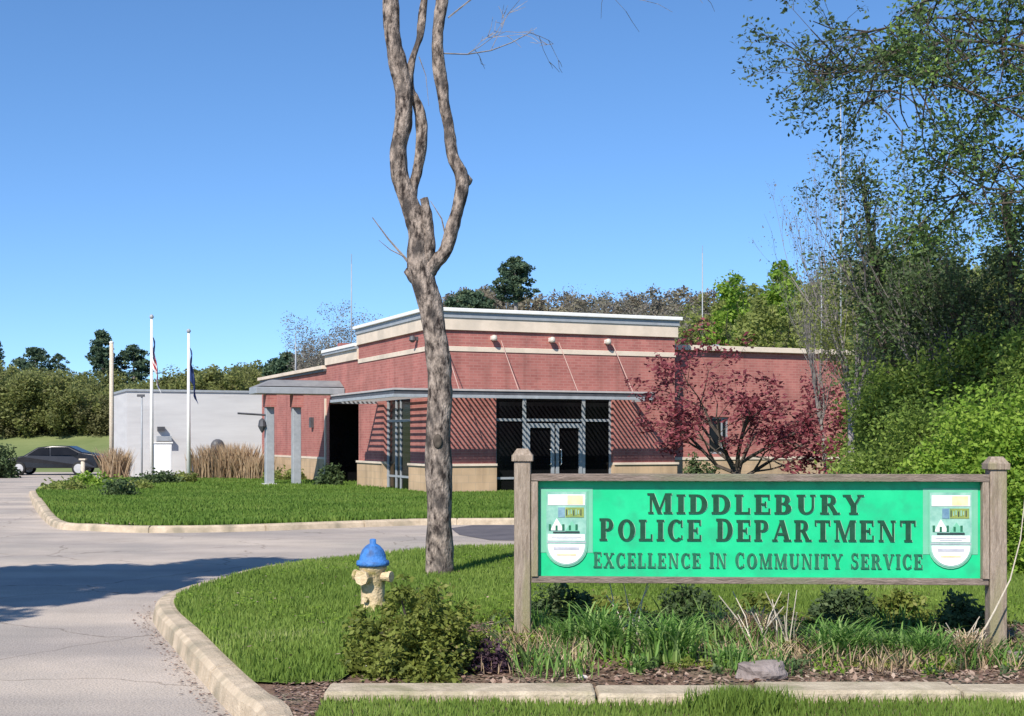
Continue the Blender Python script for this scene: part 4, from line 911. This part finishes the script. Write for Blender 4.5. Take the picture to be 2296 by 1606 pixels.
# low plants behind the sign
for i, (px, yb, rx, h_, leaf, lab) in enumerate([
        (1262, 1415, 75, 120, 'dark_leaf', 'dark low shrub behind the sign, nearest the left post'), (1385, 1388, 75, 85, 'shrub_leaf', 'olive low shrub behind the sign, second from the left post'),
        (1545, 1392, 80, 85, 'dark_leaf', 'dark low shrub behind the sign, under the word POLICE'), (1700, 1385, 70, 66, 'shrub_leaf', 'olive low shrub behind the pale stalks'),
        (1880, 1400, 85, 100, 'dark_leaf', 'dark green low shrub behind the broad strappy plant'), (2030, 1400, 85, 90, 'shrub_leaf', 'olive low shrub behind the sign, under the right emblem'),
        (2150, 1425, 70, 110, 'dark_leaf', 'dark low shrub behind the sign, nearest the right post')]):
    bush_px('low_shrub', lab, 'shrub', px, yb, rx, h_, 60+i, leaf, z=.06, n=44, cr=.075, per=60, ls=.024, group='low shrubs behind the sign')

# ------------------------------------------------------------------ island plants by the outbuilding
def dry(label, px, yb, d, h, r, n, seed):
    p = PT(px, yb, d); rg_ = np.random.default_rng(seed); X = rg_.normal(0, r*.5, n); Y = rg_.normal(0, r*.4, n)
    t = empty('ornamental_grass', (p.x, d, ff(p.x, d) if d < 55 else tz(p.x, d)), 0, label, 'ornamental grass')
    blades('blades', X, Y, 0*X-.05, h, .035, M['straw'], t, seed, .55)
dry('tall dry tan grass clump by the leftmost thick pole', 262, 1062, 55, 1.15, .45, 800, 1)
dry('wide dry tan grass clump before the outbuilding, left half', 480, 1075, 50, 1.1, .65, 1000, 2)
dry('wide dry tan grass clump before the outbuilding, right half', 535, 1075, 49, 1.15, .7, 900, 3)
dry('narrow dry grass clump left of the porch column', 578, 1080, 48, .8, .35, 400, 6)
for i, (px, yb, d, r, h, leaf, lab) in enumerate([
        (268, 1112, 32.0, .42, .5, 'dark_leaf', 'small dark green bush at the nose of the station lawn'), (345, 1080, 43, .9, .55, 'dark_leaf', 'low dark green bush near the tallest flagpole'),
        (205, 1084, 41, .8, .45, 'bright_leaf', 'low light green plants at the left tip of the station lawn'), (400, 1080, 44, .8, .45, 'olive_leaf', 'low olive plants before the dark blue flag'),
        (140, 1092, 37, .7, .35, 'olive_leaf', 'low olive weeds at the far left tip of the station lawn'), (640, 1085, 46, .7, .6, 'olive_leaf', 'low olive plants between the porch columns'),
        (742, 1082, 41, .40, .95, 'dark_leaf', 'dark rounded bush beside the recessed side entrance'), (300, 1090, 38, .8, .35, 'olive_leaf', 'low olive plants behind the small dark bush')]):
    p = PT(px, yb, d); bushcloud('bush', lab, 'bush', (p.x, d, ff(p.x, d)-.05), r, r, h, 80+i, leaf, n=36, cr=.2, per=40, ls=.06)
p = PT(8, 1055, 66); bushcloud('bush', 'large dark green bush at the left edge behind the car', 'bush', (p.x-.1, 66, -.4), 1.0, 1.0, 1.75, 95, 'dark_leaf', n=60, cr=.35, per=70, ls=.09)
p = loc2(7.9, -.5); bushcloud('bush', 'dark bush at the corner where the right wing begins', 'bush', (p[0], p[1], 0), .55, .5, 1.25, 97, 'dark_leaf', n=40, cr=.22, per=50, ls=.06)
# red maple
md = 32.5; mp_ = PT(1652, 1080, md)
mt = empty('red_maple', (mp_.x, md, 0), 0, 'small spreading maple with dark red leaves before the right wing', 'tree')
rngm = random.Random(4); mb = MB(); tips = []
mb.tube([(0, 0, -.1), (.03, 0, .5), (-.02, .02, .9)], [.09, .075, .065], 8)
for k in range(7):
    az = k*2*math.pi/7+.3; branching(mb, rngm, Vector((0, 0, .5+.06*k)), Vector((math.cos(az)*1.15, math.sin(az)*.75, .85)), 1.62, .045, 3, tips, .08, 4, .75, (2, 3), .68, .18, 5)
mb.build('trunk', M['bark_dark'], mt)
tips = [t for t in tips if t.z > .5]
leafcloud('crown', [tuple(t) for t in tips], .23, 34, .052, M['red_leaf'], mt, 5)

mt.scale = (1.32, 1.0, 1.05)
# ------------------------------------------------------------------ woods and trees beyond
def woodmass(name, label, cells, leaf, seed, ls, per, cr):
    rg = np.random.default_rng(seed); C = []; R = []
    for (x, y, zb, h, r) in cells:
        n = int(14+h*2.0); d = randdir(rg, n); c = np.array([x, y, zb+h*.52])
        C.append(c+d*(.5+.5*rg.random((n, 1)))*np.array([r, r, h*.48])); R.append(np.full(n, cr)*(.6+.7*rg.random(n)))
    o = leafcloud(name, np.concatenate(C), np.concatenate(R), per, ls, M[leaf], None, seed)
    return tag(o, label, 'woods', kind='stuff')
rw = random.Random(2)
def wcells(n, p0, p1, y0, y1, topf, jit, r0, r1, sink=.3):
    c = []
    for i in range(n):
        px = p0+(p1-p0)*(i+rw.random())/n; y = rw.uniform(y0, y1); x = (px-CX)/F*y
        yt = topf(px)+rw.uniform(0, jit)*(1 if rw.random() < .75 else 2.2); zt = EYE+(HY-yt)*y/F; zb = min(tz(x, y)-sink, zt-2.5); c.append((x, y, zb, (zt-zb)*1.0, rw.uniform(r0, r1)))
    return c
woodmass('woods', 'far wooded slope of olive and brown trees at the left', wcells(64, -200, 340, 98, 128, lambda p: 804+.12*max(0, p), 50, 1.6, 2.6), 'wood_leaf', 3, .13, 150, .75)
woodmass('woods', 'brown leafless thicket along the foot of the left wooded slope', wcells(34, -200, 300, 99, 105, lambda p: 880, 60, 1.2, 2.0), 'thicket', 13, .10, 110, .6)
woodmass('woods', 'low line of olive and bare trees behind the pale outbuilding', wcells(46, 330, 830, 120, 150, lambda p: 835-.09*(p-330), 30, 2.0, 3.0), 'wood_leaf', 4, .17, 120, .85)
woodmass('woods', 'hazy grey brown bare woods behind the cornice', wcells(120, 1000, 1660, 82, 98, lambda p: 640-14*math.sin((p-1000)/70), 26, 1.4, 2.2), 'brown_bud', 14, .12, 110, .6)
def rt(p): return 670-75*sm(1520, 1680, p)-70*sm(1780, 2000, p)
woodmass('woods', 'olive green spring woods rising behind the right wing', wcells(96, 1510, 2400, 60, 86, rt, 60, 1.5, 2.4), 'olive_leaf', 5, .10, 170, .65)

def conifer(label, px, ytop, yb, d, rpx, seed, n=130, oval=0):
    p = PT(px, ytop, d); zb = tz(p.x, d)-.3; h = p.z-zb; R = rpx*d/F; rg = np.random.default_rng(seed)
    t = empty('pine_tree', (p.x, d, zb), 0, label, 'tree'); z0 = (1 - (yb-ytop)*d/F/h)*h
    MB().tube([(0, 0, 0), (.1, 0, h*.5), (0, 0, h*.98)], [.025*h, .018*h, .03], 8).build('trunk', M['bark_grey' if oval else 'bark_dark'], t)
    f = rg.random(n)**.8; zz = z0+f*(h-z0); prof_ = (1-f)**.75+.1 if not oval else np.sqrt(np.clip(1-(2*f-.95)**2, .05, 1))
    a = rg.random(n)*2*np.pi; rr = R*prof_*(.3+.75*rg.random(n)); P = np.stack([np.cos(a)*rr, np.sin(a)*rr, zz-.15*rr], 1)
    m = MB()
    for k in range(0, n, 4): m.tube([(0, 0, P[k][2]+.2*rr[k]), tuple(P[k])], [.05, .02], 3)
    m.build('limbs', M['bark_dark'], t)
    leafcloud('crown', P, R*.24*(.6+.6*rg.random(n)), 55, R*.075, M['pine'], t, seed, .6)
conifer('dark pine rising alone above the roof, with a bare lower trunk', 1155, 580, 672, 75, 50, 1, 120, 1)
conifer('tallest dark pine on the left skyline', 228, 742, 890, 132, 48, 2)
conifer('rounded dark pine between the leftmost thick pole and the tallest flagpole', 298, 775, 890, 134, 46, 3, 120, 1)
conifer('low dark pine on the left skyline, left of the pair', 78, 782, 860, 136, 45, 4, 90, 1)
conifer('lowest dark pine on the left skyline, right of the pair', 130, 795, 850, 137, 26, 5, 60, 1)
conifer('dark pine cut by the left edge of the photo', -12, 752, 870, 131, 30, 6)
conifer('small dark pine peeping over the left end of the cornice', 1052, 655, 700, 78, 55, 7, 90, 1)
conifer('broad olive evergreen peeping over the low roof', 648, 795, 850, 100, 60, 8, 110, 1)
for i, (px, yt, d, h, lab) in enumerate([(740, 672, 62, 8.0, 'grey bare round tree behind the left side of the station'), (835, 705, 66, 7.8, 'smaller bare tree showing just left of the cornice'), (1245, 636, 72, 10.5, 'bare grey tree above the cornice right of the lone pine'), (1330, 640, 76, 11, 'bare grey tree above the middle of the cornice'),
        (1405, 645, 74, 10.5, 'bare grey tree above the cornice, second from its right end'), (1490, 648, 72, 10, 'bare grey tree above the right end of the cornice'), (1560, 636, 78, 11, 'bare grey tree beside the thin antenna mast')]):
    p = PT(px, yt, d); zb = min(tz(p.x, d), p.z-h)
    zb = tz(p.x, d)-.2; hh = p.z-zb
    t = tree('bare_tree', lab, 'tree', (p.x, d, zb), hh, .11 if i else .12, 200+i, 'bark_grey', 'bud_leaf', 5, 9 if i > 1 else 26, .45, .065 if i > 1 else .05, .25, .55 if i else .85, .25, (2, 4), None, .72)
# nudge bare tree heights to the skyline by scaling to their own size
    zs = max(v.co.z for v in t.children[0].data.vertices); s_ = hh/zs; t.scale = (max(s_, .8), max(s_, .8), s_)
for i, (px, yt, d, leaf, rr, lab) in enumerate([(1640, 612, 58, 'bright_leaf', 60, 'fresh green tree just right of the cornice'), (1750, 580, 60, 'bright_leaf', 55, 'fresh green tree with a pale top behind the right wing'),
        (1700, 660, 54, 'olive_leaf', 70, 'olive tree directly above the roof vent'), (1820, 640, 50, 'olive_leaf', 80, 'olive tree behind the slim cream mast'), (1560, 690, 60, 'olive_leaf', 60, 'low olive tree touching the right end of the cornice')]):
    p = PT(px, yt, d); zb = tz(p.x, d)-.2; h = p.z-zb; R = rr*d/F; rg = np.random.default_rng(300+i)
    t = empty('leafy_tree', (p.x, d, zb), 0, lab, 'tree')
    mb = MB(); rr_ = random.Random(i); tips = []
    mb.tube([(0, 0, 0), (0, 0, h*.4)], [.16, .12], 8)
    for k in range(5): branching(mb, rr_, Vector((0, 0, h*.35)), Vector((math.cos(k*1.3)*.5, math.sin(k*1.3)*.5, 1)), h*.3, .07, 2, tips, .1, 4, .6, (2, 3), .7)
    mb.build('trunk', M['bark_dark'], t)
    n = 90; d_ = randdir(rg, n); P = np.array([0, 0, h*.6])+d_*(.55+.45*rg.random((n, 1)))*np.array([R, R, h*.4])
    leafcloud('crown', P, R*.33*(.6+.6*rg.random(n)), 60, .11, M[leaf], t, 300+i)

# ------------------------------------------------------------------ big shrubs and trees at the right
for i, (px, ytop, d, rx, leaf, n, per, ls, lab) in enumerate([
        (2090, 850, 17.5, 200, 'spring_leaf', 190, 130, .045, 'yellowish green bush behind the right half of the sign'),
        (2260, 790, 15.0, 230, 'bright_leaf', 260, 150, .045, 'bright green leafy bush behind the right sign post'),
        (2030, 720, 23, 140, 'spring_leaf', 150, 120, .06, 'tall olive bush at the right end of the station'),
        (2180, 640, 22, 240, 'spring_leaf', 220, 130, .06, 'big spring green tree mass behind the bright green bush'),
        (2010, 640, 32, 120, 'spring_leaf', 150, 130, .08, 'tall loose olive bush behind the end of the right wing'),
        (2080, 540, 29, 190, 'spring_leaf', 230, 130, .08, 'tallest spring green tree mass, farthest back at the right'),
        (2390, 500, 20, 200, 'spring_leaf', 190, 130, .06, 'spring green tree cut by the right edge of the photo')]):
    p = PT(px, ytop, d); bushcloud('big_bush', lab, 'bush', (p.x, d, 0), rx*d/F, rx*d/F*.8, p.z*.93, 400+i, leaf, n=n, cr=.42*d/20, per=int(per*1.7), ls=ls*.72, shell=.55)
for i, (px, yt, d, rad, lf, lab, sp) in enumerate([(1905, 290, 27, .10, 'bud_leaf', 'tall thin bare tree right of the tall pale mast', .28), (1850, 470, 32, .08, 'bud_leaf', 'shorter bare tree left of the tall pale mast', .3), (2000, 300, 25, .10, 'dark_leaf', 'tall twiggy tree with sparse dark leaves', .4),
        (2110, 470, 23, .10, 'dark_leaf', 'leaning twiggy tree with sparse dark leaves', .5), (1960, 500, 26, .08, 'olive_leaf', 'slender tree with small olive leaves', .35), (2230, 480, 22, .12, 'dark_leaf', 'twiggy dark tree close to the right edge', .5)]):
    p = PT(px, yt, d); hh = p.z
    t = tree('twiggy_tree', lab, 'tree', (p.x, d, 0), hh, rad, 500+i, 'bark_grey' if i != 5 else 'bark_dark', lf, 5, 12 if lf != 'bud_leaf' else 4, .24, .042 if lf != 'bud_leaf' else .03, .28, sp, .3, (2, 3), None, .72)
    zs = max(v.co.z for v in t.children[0].data.vertices); s_ = hh/zs; t.scale = (s_ if sp > .35 else s_*.75, s_, s_)
for i, (px0, py0, px1, py1, d, wpx, n, lab) in enumerate([(1925, 370, 2010, 900, 24.5, 75, 120, 'tall narrow tree with dense dark small leaves beside the tall pale mast'), (2060, 480, 2130, 900, 23.5, 95, 150, 'broader dark leaved tree between the narrow one and the right edge'),
        (2250, 430, 2290, 900, 21.5, 80, 130, 'dark leaved tree rising at the right edge under the overhanging branches')]):
    rg = np.random.default_rng(700+i); p = PT(px0, py0, d); q = PT(px1, py1, d); t = empty('dark_leafed_tree', (q.x, d, 0), 0, lab, 'tree'); f = rg.random(n)**.8
    ws = wpx*d/F*(.25+1.0*f); P = np.stack([(p.x-q.x)*(1-f)+rg.normal(size=n)*ws*.75, rg.normal(size=n)*ws*.6, p.z+(q.z-p.z)*f+rg.normal(size=n)*.15], 1)
    m = MB(); m.tube([(0, 0, -.1), (0, 0, q.z*.9), ((p.x-q.x)*.5, 0, (p.z+q.z)/2), (p.x-q.x, 0, p.z)], [.12, .09, .05, .012], 7)
    for k in range(0, n, 2):
        z = P[k][2]; fz_ = max(0, min(1, (z-.6-q.z)/(p.z-q.z))); m.tube([((p.x-q.x)*fz_, 0, max(z-.7, .5)), tuple(P[k]*.5+np.array([(p.x-q.x)*fz_*.5, 0, z*.5-.12])), tuple(P[k])], [.022, .014, .005], 3)
    m.build('trunk', M['bark_dark'], t); leafcloud('crown', P, .30, 42, .042, M['dark_leaf' if i != 1 else 'canopy_leaf'], t, 700+i)
# overhanging tree from the right
ot = empty('overhanging_tree', (9.3, 18.0, 0), 0, 'tree off the right edge with green leafy branches hanging into the sky', 'tree')
rngo = random.Random(9); mb = MB(); tips = []
mb.tube([(0, 0, -.1), (.05, 0, 2), (0, 0, 4.2), (-.2, 0, 9.5)], [.24, .2, .16, .08], 10)
def op(x, y, d=18.): p = PT(x, y, d); return Vector((p.x-9.3, d-18., p.z))
sprays = []
def bough(pts, r, dens=1, dy=0, cl=.16):
    P = [op(x, y, 18.+dy*1.4) for x, y in pts]; P[0] = Vector((0, 0, P[0].z))
    mb.tube(P, [r*.95*(1-.8*i/(len(P)-1)) for i in range(len(P))], 6)
    for i in range(1, len(P)):
        for k in range(int(4*dens)):
            q = P[i-1].lerp(P[i], rngo.random()); d = Vector((rngo.uniform(-1, .6), rngo.uniform(-.8, .8), rngo.uniform(-.7, .5)))
            branching(mb, rngo, q, d, .8*rngo.uniform(.6, 1.3), .013, 2, tips, -.05, 3, .7, (1, 3), .65, .2, 4)
bough([(2600, 250), (2450, 160), (2280, 100), (2130, 90), (2000, 130), (1900, 165), (1830, 185)], .03, 2.3)
bough([(2450, 120), (2280, 50), (2100, 40), (1950, 70), (1850, 130)], .025, 1.8, .5)
bough([(2500, 130), (2250, 110), (2100, 150), (2000, 200), (1930, 240)], .025, 1.8, -.3)
bough([(2600, 420), (2400, 330), (2250, 240), (2130, 190), (2070, 200)], .025, 2.2, -.2)
bough([(2600, 460), (2400, 400), (2280, 350), (2180, 330), (2110, 350)], .025, 2.0, .3)
bough([(2600, 520), (2400, 470), (2290, 430), (2200, 420), (2140, 440)], .022, 1.7, 0)
bough([(2500, 0), (2350, -60), (2200, -60), (2100, 0)], .025, 2, 0)
bough([(2600, 300), (2420, 180), (2300, 130), (2220, 60)], .025, 2, .2)
mb.build('trunk', M['bark_dark'], ot)
kk = [tuple(t) for t in tips]
rgk = np.random.default_rng(4)
isd = np.array([k[0]+9.3 < 4.9 for k in kk]); ka = np.array(kk)
leafcloud('crown', ka[~isd], .21, 14, .040, M['canopy_leaf'], ot, 12)
leafcloud('crown', ka[isd], .18, 15, .036, M['dark_leaf'], ot, 13)
# tree beyond the left edge: its shadow lies across the road
sx, sy = -8.6, 7.4
lt = empty('roadside_tree', (sx-1.2, sy-.5, 0), 0, 'tree left of the photo casting the dark shadow across the road', 'tree')
mb = MB(); mb.tube([(0, 0, -.1), (.1, .1, 2.2), (.6, .3, 5.6)], [.2, .17, .12], 8)
rg = np.random.default_rng(6)
sh = []   # crown placed where the sun throws it on the road: ellipse centres in road coordinates
for gx_, gy_, rx_, ry_, n in ((-6.8, 14.6, 2.4, 1.2, 60), (-4.9, 15.4, 1.6, .85, 42), (-3.5, 16.6, .9, .5, 14), (-5.6, 13.2, 1.7, .45, 26), (-3.9, 14.2, .8, .35, 10), (-8.5, 13.5, 2, 1.6, 50), (-5.4, 11.7, 1.1, .10, 8)):
    for i in range(n):
        a = rg.random()*2*np.pi; q = np.sqrt(rg.random()); z = rg.uniform(6.2, 8.0); b_ = z/math.tan(SUN_EL)
        sh.append((gx_+rx_*q*math.cos(a)-TRAV.x*b_-(sx-1.2), gy_+ry_*q*math.sin(a)-TRAV.y*b_-(sy-.5), z))
sh = np.array(sh)
for k in range(0, len(sh), 6): mb.tube([(.5, .3, 5.0+.05*(k % 9)), tuple(sh[k]*.5+np.array([.3, .2, 2.8])), tuple(sh[k])], [.05, .035, .012], 4)
mb.build('trunk', M['bark_grey'], lt)
leafcloud('crown', sh, .40, 170, .10, M['olive_leaf'], lt, 6)
